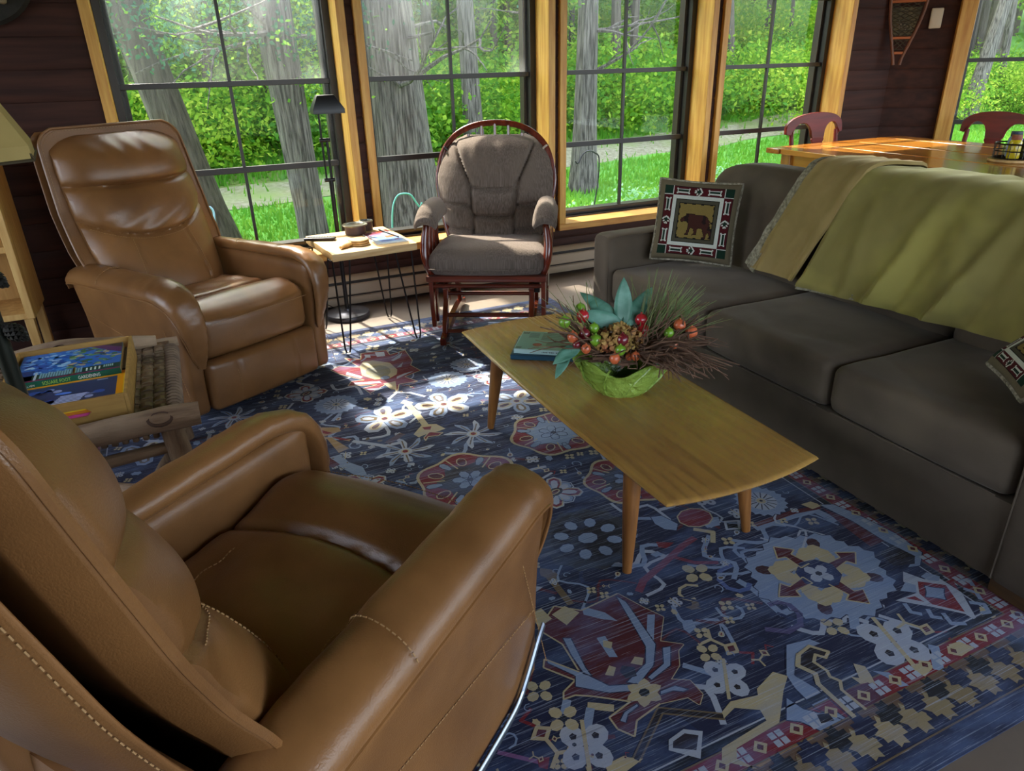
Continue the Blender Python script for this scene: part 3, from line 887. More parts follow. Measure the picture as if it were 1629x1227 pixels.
busy = []
def put(fn, c, r, *a):
    busy.append((c[0], c[1], r)); fn(c, r, *a)
put(rosette, fl(712, 605), .10, LBL, PALE, CREAM); put(rosette, fl(535, 645), .10, LBL, PALE, CREAM)
put(white_flower, fl(706, 645), .13, .3); put(white_flower, fl(612, 668), .13, 1.4)
put(star8, fl(753, 692), .12, .2); put(star8, fl(645, 720), .12, .6)
put(big_red, fl(748, 765), .185, .4); put(red_white, fl(883, 785), .10, .35)
put(big_red, fl(880, 690), .17, 1.0, LBL); put(white_flower, fl(822, 640), .12, .8)
z1 = ZR(460, 540, 5.43)
busy += [(*fl(600, 590), .26), (*fl(490, 705), .16), (*fl(690, 690), .1)]
rpoly(z1([(360, 275), (430, 240), (610, 250), (480, 170), (620, 180), (620, 130), (840, 100), (870, 140), (1000, 100), (1065, 190), (1050, 230), (1135, 275), (1000, 330), (1110, 370), (950, 395), (940, 450), (830, 400), (700, 475), (640, 430), (760, 400), (510, 410), (540, 370), (650, 360), (440, 310)]), RED, 1)
for q in ([(500, 290), (640, 330), (620, 345), (490, 312)], [(560, 382), (780, 370), (800, 385), (570, 400)], [(930, 350), (1080, 280), (1000, 300), (930, 330)], [(880, 190), (980, 120), (960, 165), (900, 195)], [(930, 250), (985, 205), (970, 245)], [(650, 140), (700, 140), (705, 165), (660, 165)], [(740, 120), (820, 115), (830, 150), (760, 160)], [(650, 440), (820, 425), (760, 450)]):
    rpoly(z1(q), PALE, 2)
rpoly(z1([(610, 240), (640, 200), (720, 190), (870, 210), (935, 270), (930, 310), (860, 350), (740, 355), (630, 320)]), CREAM, 3)
rpoly(ell(z1.one(770, 285), .06, .08, 0, 12), S('#b8b49c'), 4); rpoly(ell(z1.one(830, 340), .022, .022, 0, 8), LBL, 5)
rpoly(z1([(815, 390), (920, 370), (930, 440), (880, 440)]), CREAM, 3)
rpoly(z1([(0, 780), (150, 770), (430, 770), (450, 800), (300, 850), (540, 870), (520, 890), (370, 860), (520, 950), (430, 990), (330, 870), (230, 900), (240, 960), (90, 1040), (20, 900)]), S('#bfae8e'), 1)
rpoly(ell(z1.one(130, 900), .075, .11, .3, 10, ser=-.1), LBL, 2); rpoly(z1([(210, 800), (270, 790), (380, 820), (330, 830)]), RED, 3); rpoly(z1([(370, 850), (480, 865), (540, 880), (440, 880)]), RED, 3); rpoly(ell(z1.one(150, 935), .02, .03, 0, 6), RED, 3)
rpoly(z1([(340, 1030), (450, 1000), (520, 1070), (640, 1110), (690, 1200), (560, 1180), (430, 1110)]), LBL, 1); rpoly(z1([(250, 1060), (320, 1010), (440, 1090), (380, 1120)]), DRED, 2)
rpoly(z1([(1075, 830), (1150, 745), (1270, 740), (1350, 780), (1300, 800), (1180, 830), (1120, 855)]), CREAM, 2); rpoly(z1([(1150, 770), (1230, 760), (1220, 790), (1170, 790)]), RED, 3)
rpoly(z1([(1165, 860), (1210, 810), (1330, 815), (1290, 840), (1200, 850), (1180, 885)]), RED, 2)
line(z1([(1020, 560), (1090, 640), (1170, 740)]), .028, CREAM, 1); rpoly(z1([(960, 560), (990, 530), (1075, 555), (1040, 580)]), CREAM, 2)
line(z1([(860, 525), (930, 465), (1050, 470), (1170, 500)]), .014, PALE, 1); line(z1([(560, 890), (830, 930), (960, 900)]), .02, PALE, 1); line(z1([(380, 710), (450, 640)]), .016, LBL, 1)
line(z1([(860, 900), (970, 830)]), .03, S('#8c6a3f'), 1)
# big grey palmette
g = fl(935, 858); busy.append((*g, .17)); rpoly(ell(g, .17, .16, .2, 26, ser=-.12), S('#6d6f78'), 1); rpoly(ell(g, .12, .11, .2, 22), S('#4b4356'), 2)
for k in range(8):
    a = k*pi/4+.2; rpoly(ell((g[0]+cos(a)*.085, g[1]+sin(a)*.08), .026, .021, a, 8), LBL, 3)
rpoly(ell(g, .035, .028, 0, 8), LBL, 3)
# medallion
m = fl(1302, 915); busy.append((*m, .24)); rpoly(ell(m, .215, .185, .0, 56, 8, .05, -.07), LBL, 1)
for k in range(4):
    a = k*pi/2+.15
    P_ = lambda x, y, a=a: (m[0]+x*cos(a)-y*sin(a), m[1]+(x*sin(a)+y*cos(a))*.88)
    rpoly([P_(.05, -.018), (P_(.115, -.012)), P_(.125, -.038), P_(.175, 0), P_(.125, .038), P_(.115, .012), P_(.05, .018)], DRED, 3)
    for da in (-.62, .62):
        b = a+pi/4; rpoly(ell((m[0]+cos(b+da*.42)*.10, m[1]+sin(b+da*.42)*.088), .032, .026, b, 9), CREAM, 2)
    b = a+pi/4
    rpoly(ell((m[0]+cos(b)*.115, m[1]+sin(b)*.1), .032, .026, b, 9), CREAM, 3); rpoly(ell((m[0]+cos(b)*.158, m[1]+sin(b)*.138), .026, .02, b, 9), S('#7a4a58'), 2)
    rpoly([P_(.045, -.045), P_(.11, -.03), P_(.085, 0), P_(.11, .03), P_(.045, .045)], CREAM, 2)
rpoly(ell(m, .068, .062, .2, 8), S('#5a6c94'), 4)
for k in range(4): rpoly(petal(m, k*pi/2+.5, 0, .042, .032), PALE, 5)
rpoly(ell(m, .011, .01, 0, 6), MAR, 6)
z4 = ZR(1130, 780, 3.2645); busy += [(*fl(1490, 950), .17), (*fl(1370, 800), .2)]
rpoly(z4([(1000, 430), (1110, 470), (1250, 445), (1390, 690), (1320, 650), (1160, 615), (960, 580), (1070, 540), (1000, 480)]), PALE, 1)
rpoly(z4([(1075, 480), (1220, 500), (1320, 640), (1150, 600), (1085, 545)]), RED, 2); rpoly(ell(z4.one(1165, 540), .03, .026, 0, 12, 4, .3), LBL, 3); rpoly(z4([(1220, 480), (1255, 470), (1290, 530)]), RED, 2); rpoly(z4([(1010, 568), (1060, 558), (1110, 588)]), RED, 2)
rpoly(z4([(1090, 455), (1120, 435), (1190, 455), (1185, 480), (1130, 475)]), LBL, 2); rpoly(z4([(985, 530), (1010, 485), (1065, 500), (1070, 540)]), LBL, 2)
for q in ([(1010, 600), (1040, 640), (1090, 650)], [(1130, 630), (1150, 665), (1195, 670)], [(1210, 650), (1250, 700), (1320, 700)], [(1290, 480), (1340, 470), (1360, 500)], [(1320, 520), (1380, 540), (1400, 570)], [(1350, 590), (1420, 600), (1445, 640), (1410, 645)]): line(z4(q), .012, LBL, 1)
rpoly(z4([(560, 80), (640, 80), (760, 130), (960, 230), (1100, 330), (1090, 400), (1020, 410), (1060, 350), (900, 270), (740, 170)]), LBL, 1); rpoly(z4([(580, 100), (700, 150), (900, 270), (830, 300), (700, 200)]), DRED, 1)
rpoly(z4([(880, 340), (940, 290), (1060, 350), (1060, 390), (950, 400)]), MAR, 2); line(z4([(240, 200), (420, 140), (540, 110), (640, 160)]), .03, LBL, 1); line(z4([(240, 185), (430, 120), (560, 95)]), .02, DRED, 1)
rpoly(z4([(470, 80), (520, 65), (580, 85), (530, 105)]), CREAM, 2); rpoly(z4([(70, 165), (150, 160), (160, 215), (80, 215)]), DNAVY, 1); outl(z4([(75, 170), (145, 165), (150, 205), (85, 210)]), .008, PALE, 2)
line(z4([(150, 480), (220, 520), (370, 650), (440, 620)]), .02, LBL, 1); curl(z4.one(150, 480), .07, 1.2, S('#8d9cc0')); curl(z4.one(120, 630), .045, 2.5); curl(z4.one(350, 640), .08, 3.6, S('#8d86a8')); curl(z4.one(200, 330), .06, .4)
line(z4([(880, 660), (1040, 710), (1110, 730)]), .012, PALE, 1); line(z4([(740, 650), (750, 720)]), .025, LBL, 1); quad(z4.one(950, 795), .085, .5); busy.append((*z4.one(950, 795), .1)); dots(z4.one(645, 715), .022); antler(z4.one(1120, 730), .05, .6)
for p in ((1440, 640), (1490, 715)): rpoly(ell(z4.one(*p), .03, .022, .4, 9, ser=-.2), CREAM, 1)
z6 = ZR(1250, 1000, 4.298)
rpoly(z6([(0, 120), (160, 80), (240, 110), (80, 180), (60, 330), (210, 420), (430, 610), (400, 640), (200, 560), (60, 420), (0, 330)]), LBL, 1)
body = [(85, 190), (160, 130), (290, 170), (270, 210), (200, 190), (190, 240), (280, 300), (300, 340), (370, 370), (380, 430), (540, 560), (460, 610), (220, 390), (200, 320), (80, 265)]
rpoly(z6(body), MAR, 2); line(z6(body[:5]+body[5:11]), .008, CREAM, 3); line(z6([(85, 190), (80, 265), (200, 320), (220, 390), (460, 610)]), .012, CREAM, 3)
rpoly(z6([(440, 340), (500, 350), (460, 250), (540, 270), (580, 330), (620, 410), (560, 380), (510, 390)]), CREAM, 2); rpoly(z6([(390, 440), (560, 380), (690, 490), (600, 550), (520, 540)]), DRED, 1); rpoly(z6([(590, 300), (700, 310), (840, 400), (780, 410), (680, 340)]), LBL, 1)
rpoly(z6([(0, 480), (120, 560), (230, 590), (330, 570), (420, 630), (250, 720), (100, 650), (0, 640)]), LBL, 1); rpoly(z6([(210, 600), (290, 590), (330, 640), (240, 660)]), MAR, 2)
rpoly(z6([(1040, 160), (1110, 150), (1190, 210), (1090, 250)]), RED, 1); rpoly(z6([(1110, 120), (1180, 100), (1290, 140), (1200, 200), (1140, 190)]), CREAM, 2); rpoly(z6([(850, 260), (960, 240), (1010, 270), (950, 340), (880, 300)]), CREAM, 1); line(z6([(1010, 140), (1040, 280)]), .025, LBL, 1); rpoly(z6([(1300, 80), (1390, 60), (1400, 100), (1330, 110)]), RED, 1)
busy += [(*z6.one(250, 300), .2), (*z6.one(600, 400), .1), (*z6.one(1050, 200), .12)]
z5 = ZR(780, 960, 2.962); busy += [(*z5.one(620, 300), .22), (*z5.one(1270, 580), .16), (*z5.one(450, 150), .14)]
rpoly(z5([(345, 460), (345, 425), (400, 370), (250, 310), (255, 270), (420, 330), (340, 200), (225, 130), (300, 20), (430, 40), (600, -40), (720, 25), (815, 70), (800, 185), (910, 200), (885, 230), (890, 300), (850, 365), (940, 370), (1000, 435), (985, 485), (930, 450), (800, 480), (690, 560), (680, 635), (600, 600), (560, 545), (660, 470), (480, 445), (400, 440)]), DRED, 1)
for q in ([(400, 400), (560, 430), (680, 420), (690, 385), (560, 395), (430, 330), (260, 265), (270, 290), (400, 350)], [(590, -30), (640, 0), (780, 200), (770, 300), (700, 390), (640, 380), (730, 290), (730, 210)], [(740, 60), (775, 60), (770, 180), (735, 170)], [(810, 215), (850, 210), (850, 300), (760, 370), (740, 355), (815, 290)], [(800, 420), (870, 395), (935, 412), (910, 425), (860, 420), (800, 440)], [(610, 560), (630, 520), (690, 480), (700, 492), (650, 530), (640, 570)], [(340, 170), (380, 170), (450, 310), (480, 350), (440, 340), (380, 250)], [(430, 20), (540, 50), (600, 90), (520, 80), (440, 60)], [(500, 170), (540, 160), (600, 260), (560, 260)]):
    rpoly(z5(q), LBL, 2)
for q in ([(530, 180), (575, 190), (570, 222), (532, 212)], [(680, 258), (722, 265), (715, 300), (660, 290)], [(560, 300), (592, 310), (580, 350), (540, 345)], [(290, 60), (350, 20), (420, 50), (360, 110)], [(180, 60), (240, 30), (290, 80), (230, 120)]): rpoly(z5(q), CREAM, 3)
rpoly(z5([(620, 300), (680, 310), (690, 350), (640, 362), (610, 330)]), MAR, 3); f5 = z5.one(725, 428); rpoly(ell(f5, .04, .034, 0, 24, 6, .2), CREAM, 3); rpoly(ell(f5, .014, .012, 0, 7), S('#3a4050'), 4)
rpoly(z5([(1090, 520), (1130, 470), (1260, 440), (1255, 410), (1330, 330), (1400, 350), (1380, 420), (1370, 500), (1360, 570), (1160, 690), (1160, 740), (1260, 790), (1090, 750), (1090, 690), (1300, 560), (1270, 510), (1150, 500), (1100, 550)]), CREAM, 2)
rpoly(z5([(1165, 700), (1300, 620), (1530, 640), (1400, 700), (1270, 780), (1170, 745)]), S('#c2ae82'), 1); line(z5([(690, 740), (800, 512), (1090, 540)]), .02, TAN, 1); line(z5([(690, 740), (800, 512), (1090, 540)]), .011, MAR, 2)
line(z5([(470, 490), (570, 500)]), .02, CREAM, 1); line(z5([(915, 300), (1050, 340), (1100, 360)]), .016, LBL, 1); quad(z5.one(1110, 360), .06, .2); quad(z5.one(450, 680), .065, .4); rpoly(z5([(840, 650), (910, 600), (1000, 610), (990, 740), (840, 700)]), PALE, 1); rpoly(z5([(860, 660), (915, 620), (980, 630), (970, 700), (860, 690)]), S('#5a4660'), 2)
dots(z5.one(345, 550), .024); dots(z5.one(1030, 240), .02); antler(z5.one(240, 620), .06, 3.3); antler(z5.one(1135, 220), .055, .5); dots(z5.one(230, 420), .022); antler(z5.one(1290, 240), .03, 2); rpoly(z5([(540, 770), (620, 730), (720, 740), (640, 800), (560, 820)]), CREAM, 1)
line(z5([(360, 470), (350, 520)]), .02, LBL, 1); line(z5([(470, 510), (455, 600)]), .02, LBL, 1); line(z5([(40, 710), (250, 760)]), .01, S('#b08fb0'), 1); rpoly(z5([(220, 740), (280, 730), (270, 790), (230, 780)]), RED, 1)
z3 = ZR(840, 820, 4.525)
line(z3([(1190, 175), (1110, 230), (960, 370), (830, 480), (800, 550)]), .022, RED, 1); line(z3([(1050, 310), (1200, 350), (1360, 350)]), .014, RED, 1); rpoly(z3([(920, 200), (1050, 205), (1000, 245), (940, 240)]), RED, 1)
rpoly(z3([(880, 20), (960, 10), (1080, 70), (1070, 120), (980, 110), (910, 70)]), LBL, 1); rpoly(z3([(1220, 30), (1370, 20), (1380, 80), (1290, 100)]), LBL, 1); rpoly(ell(z3.one(1200, 25), .06, .05, 0, 10), RED, 2); line(z3([(1200, 110), (1330, 130), (1330, 200)]), .016, CREAM, 1)
dots(z3.one(1215, 425), .028); curl(z3.one(1170, 580), .045, .5, CREAM); rpoly(z3([(1130, 670), (1190, 655), (1250, 680), (1180, 690)]), TAN, 1); rpoly(z3([(880, 290), (930, 265), (970, 290), (920, 310)]), LBL, 1); rpoly(z3([(1105, 770), (1180, 760), (1210, 820), (1160, 860), (1120, 830)]), LBL, 1)
rpoly(ell(z3.one(145, 430), .022, .034, .4, 9, ser=-.15), TAN, 1); line(z3([(150, 450), (300, 640)]), .02, TAN, 1)
busy += [(*z3.one(1000, 350), .12), (*z3.one(1000, 60), .08), (*z3.one(1280, 60), .08)]

# the small filling of the field
def free(x, y, r): return all((x-a)**2+(y-b)**2 > (r+c)**2 for a, b, c in busy)
big = [(white_flower, .11), (star8, .11), (rosette, .09), (red_white, .10), (big_red, .15)]
for i in range(700):
    x, y = Rr.uniform(fx0+.1, fx1-.1), Rr.uniform(fy0+.1, fy1-.1); f_, r = big[i % 5]
    if not free(x, y, r): continue
    if f_ is rosette: put(rosette, (x, y), r, LBL, PALE, CREAM)
    else: put(f_, (x, y), r, Rr.uniform(0, 6))
for i in range(9000):
    x, y = Rr.uniform(fx0+.03, fx1-.03), Rr.uniform(fy0+.03, fy1-.03); r = Rr.choice((.016, .022, .03, .042))
    if not free(x, y, r): continue
    busy.append((x, y, r)); k = Rr.randrange(6); a = Rr.uniform(0, 6)
    if k == 0: dots((x, y), r*.6)
    elif k == 1: antler((x, y), r*.8, a)
    elif k == 2: bud((x, y), r, a, Rr.choice((RED, TAN, DRED)))
    elif k == 3: curl((x, y), r*.8, a)
    elif k == 4: quad((x, y), r*.9, a)
    else: rpoly(ell((x, y), r*.8, r*.55, a, 12, ser=-.25), Rr.choice((CREAM, LBL, PALE, TAN)), 1)
for i in range(240):
    x, y = Rr.uniform(fx0+.1, fx1-.1), Rr.uniform(fy0+.1, fy1-.1); a = Rr.uniform(0, 6)
    P_ = smooth_path([(x, y), (x+.07*cos(a), y+.07*sin(a)), (x+.12*cos(a+.8), y+.12*sin(a+.8)), (x+.2*cos(a+.4), y+.2*sin(a+.4))], 3)
    if all(fx0 < p[0] < fx1 and fy0 < p[1] < fy1 for p in P_): line(P_, Rr.choice((.007, .011, .015)), Rr.choice((LBL, MBLUE, DRED, PALE)), .5)
for f in rb.faces: f.normal_update()
rug = obj('area_rug', rb, M_rug, smooth=False, recalc=False)
tag(rug, 'navy area rug with red, cream and pale blue flowers under the coffee table', 'rug')
# ================================================================ recliners
def interp(tab, t):
    if t <= tab[0][0]: return tab[0][1]
    for (a, va), (b, vb) in zip(tab[:-1], tab[1:]):
        if t <= b: return lerp(va, vb, (t-a)/(b-a))
    return tab[-1][1]
def sinterp(tab, t, h=.03): return (interp(tab, t-h)+2*interp(tab, t)+interp(tab, t+h))/4

def make_recliner(name, label):
    t = thing(name, label, 'recliner', (0, 0, 0), 0)
    bm = NB(); lathe(bm, [(.0, .0), (.25, .0), (.25, .03), (.0, .03)], 32); obj('swivel_base', bm, M_black, t)
    # body under the seat
    bm = NB(); soft_box(bm, (.57, .72, .22), .02, (6, 6, 4), c=(0, .0, .16)); obj('body', bm, M_leather, t)
    # seat
    def sf(p, q):
        x, y, z = p; top = sst(-.2, .6, q.z)
        yc_ = y+.185-.05*(x/.27)**2
        z += top*(.040*gauss((y+.30)/.10, 1)-.022*gauss(yc_/.013, 1)+.010*gauss((yc_-.05)/.05, 1)-.012*sst(.0, .2, y))
        z += top*(-.007*gauss((abs(x)-.17)/.009, 1)*sst(-.1, -.06, y))
        z += top*.0035*sin(x*30+sin(y*17)*2)*gauss((y+.02)/.12, 1)
        if y < -.36: y -= .026*(1-q.x**2)*sst(-.36, -.42, y)
        if q.y < -.8: y -= .006*gauss((z-.425)/.02, 1)
        return (x, y, z)
    bm = NB(); soft_box(bm, (.560, .66, .19), .05, (26, 84, 14), (.0, .02, .012), (0, -.085, .338), sf); seat = obj('seat', bm, M_leather, t)
    bm = NB()
    def fx(x): return -.415-.020-.026*(1-(x/.28)**2)
    dashes(bm, [(x/50*.265, fx(x/50*.265)-.006, .414+.004*cos(x/16)) for x in range(-50, 51)], .0012); obj('stitching', bm, M_stitch, seat)
    for s in (-1, 1):
        bm = NB(); dashes(bm, [(s*(.178+.004*sin(i)), -.09+i*.012, .444-.011*sst(.0, .2, -.09+i*.012)) for i in range(16)], .0012)
        obj('stitching', bm, M_stitch, seat)
    # footrest panel
    def ff(p, q):
        x, y, z = p
        if q.y < 0: y += .006*gauss((abs(x)-.15)/.006, 1)
        return (x, y-.012*(1-q.x**2)*(q.y < 0), z)
    bm = NB(); soft_box(bm, (.572, .07, .228), .03, (48, 4, 16), (0, .018, 0), (0, -.405, .136), ff); fr_ = obj('footrest', bm, M_leather, t)
    for s in (-1, 1):
        bm = NB(); dashes(bm, [(s*.158, -.440-.018*sin(pi*i/19)-.006, .05+i*.009) for i in range(20)], .0012); obj('stitching', bm, M_stitch, fr_)
    # arms
    PATH = [(.425, .48, .046, .030, .345), (.375, .525, .060, .042, .345), (.1, .543, .064, .045, .345), (-.2, .553, .065, .046, .345), (-.34, .556, .065, .046, .343),
            (-.425, .528, .062, .042, .338), (-.462, .46, .054, .034, .330), (-.466, .38, .043, .026, .321), (-.452, .30, .028, .018, .311), (-.44, .24, .012, .010, .305)]
    for s in (-1, 1):
        def af(p, q, s=s):
            x, y, z = p
            if y < -.2: y -= .025*sst(.05, .5, z)*sst(-.2, -.42, y)
            if y > .2: y -= .05*(1-sst(.0, .5, z))*sst(.2, .4, y)
            o = (x*s-.325)/.0375
            x = s*(x*s+.018*sst(.3, .55, z)*(o > 0))
            return (x, y, z)
        bm = NB(); soft_box(bm, (.080, .83, .53), .028, (6, 24, 16), (.006, 0, 0), (s*.325, -.005, .285), af); arm = obj('arm', bm, M_leather, t)
        pp = smooth_path(PATH, 6); rings = []; pipe = []; seam = []; inner = []
        for i, (y, z, hw, th, xc) in enumerate(pp):
            a = pp[max(i-1, 0)]; b = pp[min(i+1, len(pp)-1)]
            ty, tz = b[0]-a[0], b[1]-a[1]; L_ = sqrt(ty*ty+tz*tz); ny, nz = tz/L_, -ty/L_
            ring = []
            for k in range(20):
                an = 2*pi*k/20; cx = cos(an); sx = sin(an)
                ox = hw*(abs(cx)**.8)*(1 if cx > 0 else -1); on = th*(abs(sx)**.85)*(1 if sx > 0 else -1)*(1 if sx > 0 else .45)
                wr = .0022*sin(i*1.9+k)*(sx > 0)
                on += -.26*ox+wr
                if abs(y-.10) < .01: on -= .004*(sx > 0); 
                ring.append(Vector((s*(xc+ox), y+ny*on, z+nz*on)))
            rings.append(ring)
            pipe.append((s*(xc+hw*.99), y+ny*(-.26*hw-.004), z+nz*(-.26*hw-.004)))
            seam.append((s*(xc+hw+.002), y+ny*(-.26*hw-.016), z+nz*(-.26*hw-.016)))
        bm = NB(); loft(bm, rings); pad = obj('arm_pad', bm, M_leather, arm)
        bm = NB(); tube(bm, pipe, .0045, 6); obj('piping', bm, M_leather, arm)
        bm = NB(); dashes(bm, [(p[0]-s*.006, p[1], p[2]+.011) for p in pipe[:-6]], .0012, .008, .005)
        obj('stitching', bm, M_stitch, pad); bm = NB()
        dashes(bm, [(s*(.345+.064*cos(k*pi/14)), .093, .546+.046*abs(sin(k*pi/14))**.85-.26*.064*cos(k*pi/14)+.0015) for k in range(1, 14)], .0014, .007, .004)
        obj('stitching', bm, M_stitch, pad)
        bm = NB(); X = s*.3735
        dashes(bm, [(X, lerp(-.30, -.445, i/20), lerp(.50, .03, i/20)) for i in range(21)], .0012)
        obj('seam', bm, M_stitch, arm); bm = NB()
        dashes(bm, [(X, lerp(.36, -.38, i/20), lerp(.36, .245, i/20)) for i in range(21)], .0012)
        obj('seam', bm, M_stitch, arm)
    # back: outer shell and padded front
    YC = [(.40, .11), (.46, .135), (.60, .205), (.70, .245), (.80, .275), (.90, .305), (1.0, .338), (1.12, .375)]
    YS = [(.25, .20), (.45, .26), (.61, .325), (.69, .365), (.80, .405), (.90, .43), (1.0, .455), (1.15, .49)]
    def W(z): 
        b = interp([(.2, .30), (.5, .335), (.62, .352), (.8, .352), (1.0, .338), (1.15, .325)], z)
        return b-(.10*(1-sqrt(max(0, 1-((z-1.07)/.085)**2))) if z > 1.07 else 0)
    zt = 1.15
    def shf(u, v): z = lerp(.28, zt, v); e = 2*u-1; return Vector((e*W(z), sinterp(YS, z), z))
    def shb(u, v):
        z = lerp(.28, zt-.03, v); e = 2*u-1
        return Vector((e*(W(z)-.045), sinterp(YS, z)+.038, z))
    bm = NB(); slab(bm, shf, shb, 24, 44); sh = obj('back_shell', bm, M_leather, t, bev=.014, bseg=4)
    def obf(u, v): z = lerp(.20, zt-.012, v); e = 2*u-1; return Vector((e*(W(z)+.006), sinterp(YS, z)+.072, z))
    def obb(u, v): z = lerp(.20, zt-.03, v); e = 2*u-1; return Vector((e*(W(z)-.02), sinterp(YS, z)+.135*(1-.28*abs(e)**4)*(1-.4*max(0, (v-.85)/.15)**2), z))
    bm = NB(); slab(bm, obf, obb, 24, 44); ob = obj('outer_back', bm, M_leather, t, bev=.016, bseg=4)
    for s in (0, 1):
        bm = NB(); dashes(bm, [(lambda q: (q.x+(s*2-1)*.0035, q.y, q.z))((obf(s, v/60)+obb(s, v/60))/2) for v in range(8, 56)], .0012); obj('stitching', bm, M_stitch, ob)
    bm = NB(); edge = [shf(0, v/60) for v in range(60)]+[shf(u/20, 1) for u in range(21)]+[shf(1, 1-v/60) for v in range(60)]
    tube(bm, [(p.x*.985, p.y-.004, p.z-.004) for p in edge[4:-4]], .0065, 6); obj('piping', bm, M_leather, sh)
    bm = NB(); dashes(bm, [(p.x*.945, p.y-.003, p.z-.016) for p in edge[4:-4]], .0016, .009, .005)
    obj('stitching', bm, M_stitch, sh)
    def cw(z): 
        b = interp([(.40, .262), (.5, .275), (.62, .292), (.8, .300), (.95, .300), (1.12, .288)], z)
        return b-(.07*(1-sqrt(max(0, 1-((z-1.04)/.075)**2))) if z > 1.04 else 0)
    def groove1(x): return .908-.012*(1-(x/.3)**2)
    def groove2(x): return .762-.088*(1-(abs(x)/.3)**2.2)
    def cf(u, v):
        z = lerp(.42, 1.112, v); e = 2*u-1; x = e*cw(z); y = sinterp(YC, z, .04)+.105*abs(e)**3.2
        g1, g2 = groove1(x), groove2(x)
        if z > g1: tt = (z-g1)/(1.112-g1); pf = .026*sin(pi*min(1, tt*1.05)**.75)
        elif z > g2: tt = (z-g2)/(g1-g2); pf = .025*sin(pi*tt**.8)**.8
        else: tt = (z-.42)/(g2-.42); pf = .030*max(0, sin(pi*(.15+.85*tt)))**.8
        y -= pf*(1-.5*abs(e)**4)
        y += .020*gauss(z-g1, .011)*(1-.3*abs(e))+.016*gauss(z-g2, .010)
        if z < g2: y += .007*gauss((abs(x)-.12-.10*(g2-z))/.007, 1)
        y -= .004*sin(x*55+z*30+2*sin(x*13))*gauss(z-g1-.17, .05)*.8+.003*sin(x*40-z*60)*gauss(z-.72, .06)
        if v > .86: y += .075*((v-.86)/.14)**2.2
        return Vector((x, y, z))
    def cb(u, v): p = cf(u, v); return Vector((p.x, max(p.y+.02, sinterp(YS, p.z)+.01), p.z))
    bm = NB(); slab(bm, cf, cb, 56, 96); bk = obj('back_cushion', bm, M_leather, t)
    def on(x, z):
        v = (z-.42)/(1.112-.42); return cf((x/cw(z)+1)/2, v)-Vector((0, .002, 0))
    bm = NB(); dashes(bm, [on(x/40*.27, groove2(x/40*.27)-.016) for x in range(-40, 41)], .0012); obj('stitching', bm, M_stitch, bk)
    for s in (-1, 1):
        bm = NB(); dashes(bm, [on(s*(.135+.10*(groove2(.12)-z)), z) for z in [groove2(.12)-.02-i*.012 for i in range(18)]], .0012); obj('stitching', bm, M_stitch, bk)
    return t
def rot_about(o, xy, ang): o.location = (xy[0], xy[1], .0075); o.rotation_euler = (0, 0, ang)
recA = make_recliner('recliner', 'tan leather recliner facing the room by the first window')
rot_about(recA, (-.005, 3.52), radians(29.04))
recB = copy_tree(recA); rot_about(recB, (.008, 1.163), radians(128.2))
tag(recB, 'tan leather recliner closest to the viewer, its back at the left edge')
M_steel = pmat('brushed_steel', '#9aa4ae', rough=.3, metal=.9)
bm = NB(); lv = smooth_path([(-.415, .17), (-.385, .145), (-.33, .09), (-.28, .055), (-.2, .045), (-.05, .045), (.2, .045)], 6)
loft(bm, [[Vector((-.379-.006*cos(a), y, z+.011*sin(a))) for a in [2*pi*k/8 for k in range(8)]] for y, z in lv])
obj('side_trim', bm, M_steel, recB)
# ================================================================ sofa
M_sofa = pmat('dark_taupe_suede', '#584e43', '#483f35', scale=3.5, rough=.92, detail=7, bump=.25, bscale=420, sheen=.35, c3='#615648', s3=2.2, spec=.2)
M_foot = pmat('dark_oak_foot', '#5a4023', '#4a331a', scale=8, stretch=(6, 1, 6), rough=.5)
SX = 1.80
sofa = thing('sofa', 'long dark taupe three-seat sofa along the right side of the rug', 'sofa', (2.25, 1.9, 0))
so = Vector((2.25, 1.9, 0))
def sof(bm, name, par=None, m=None, **k):
    bm.transform(Matrix.Translation(-so)); return obj(name, bm, m or M_sofa, par or sofa, **k)
YN0, YN1, YF0, YF1 = .72, .866, 2.817, 2.975
bm = NB(); soft_box(bm, (.93, YF1-YN0-.02, .245), .014, (6, 24, 6), c=(SX+.475, (YN0+YF1)/2, .168)); sof(bm, 'base')
for (y0, y1) in ((YN0, YN1), (YF0, YF1)):
    def af(p, q):
        x, y, z = p
        z += .012*(1-q.y**2)*(q.z > .3)
        z += -.012*sst(-.2, .9, q.x)*(q.z > .5)
        return (x, y, z)
    bm = NB(); soft_box(bm, (.96, y1-y0, .555), .032, (18, 10, 14), (0, .006, 0), (SX+.475, (y0+y1)/2, .045+.2775), af); a_ = sof(bm, 'arm')
    yi = y1 if y0 < 1 else y0; sg = 1 if y0 < 1 else -1
    bm = NB(); tube(bm, [(SX-.001, yi-sg*.014, .06), (SX-.002, yi-sg*.014, .45), (SX+.004, yi-sg*.016, .565), (SX+.03, yi-sg*.018, .596), (SX+.08, yi-sg*.016, .604), (SX+.5, yi-sg*.014, .600)], .0035, 6); sof(bm, 'piping', a_)
for (x, y) in ((SX+.055, YN0+.075), (SX+.055, YF1-.075), (SX+.86, YN0+.075), (SX+.86, YF1-.075)):
    bm = NB(); soft_box(bm, (.08, .13, .05), .006, (3, 3, 3), c=(x, y, .0255 if x > 2.1 else .0325)); sof(bm, 'foot', m=M_foot)
cuts = [YN1+.003, 1.479, 2.116, YF0-.003]
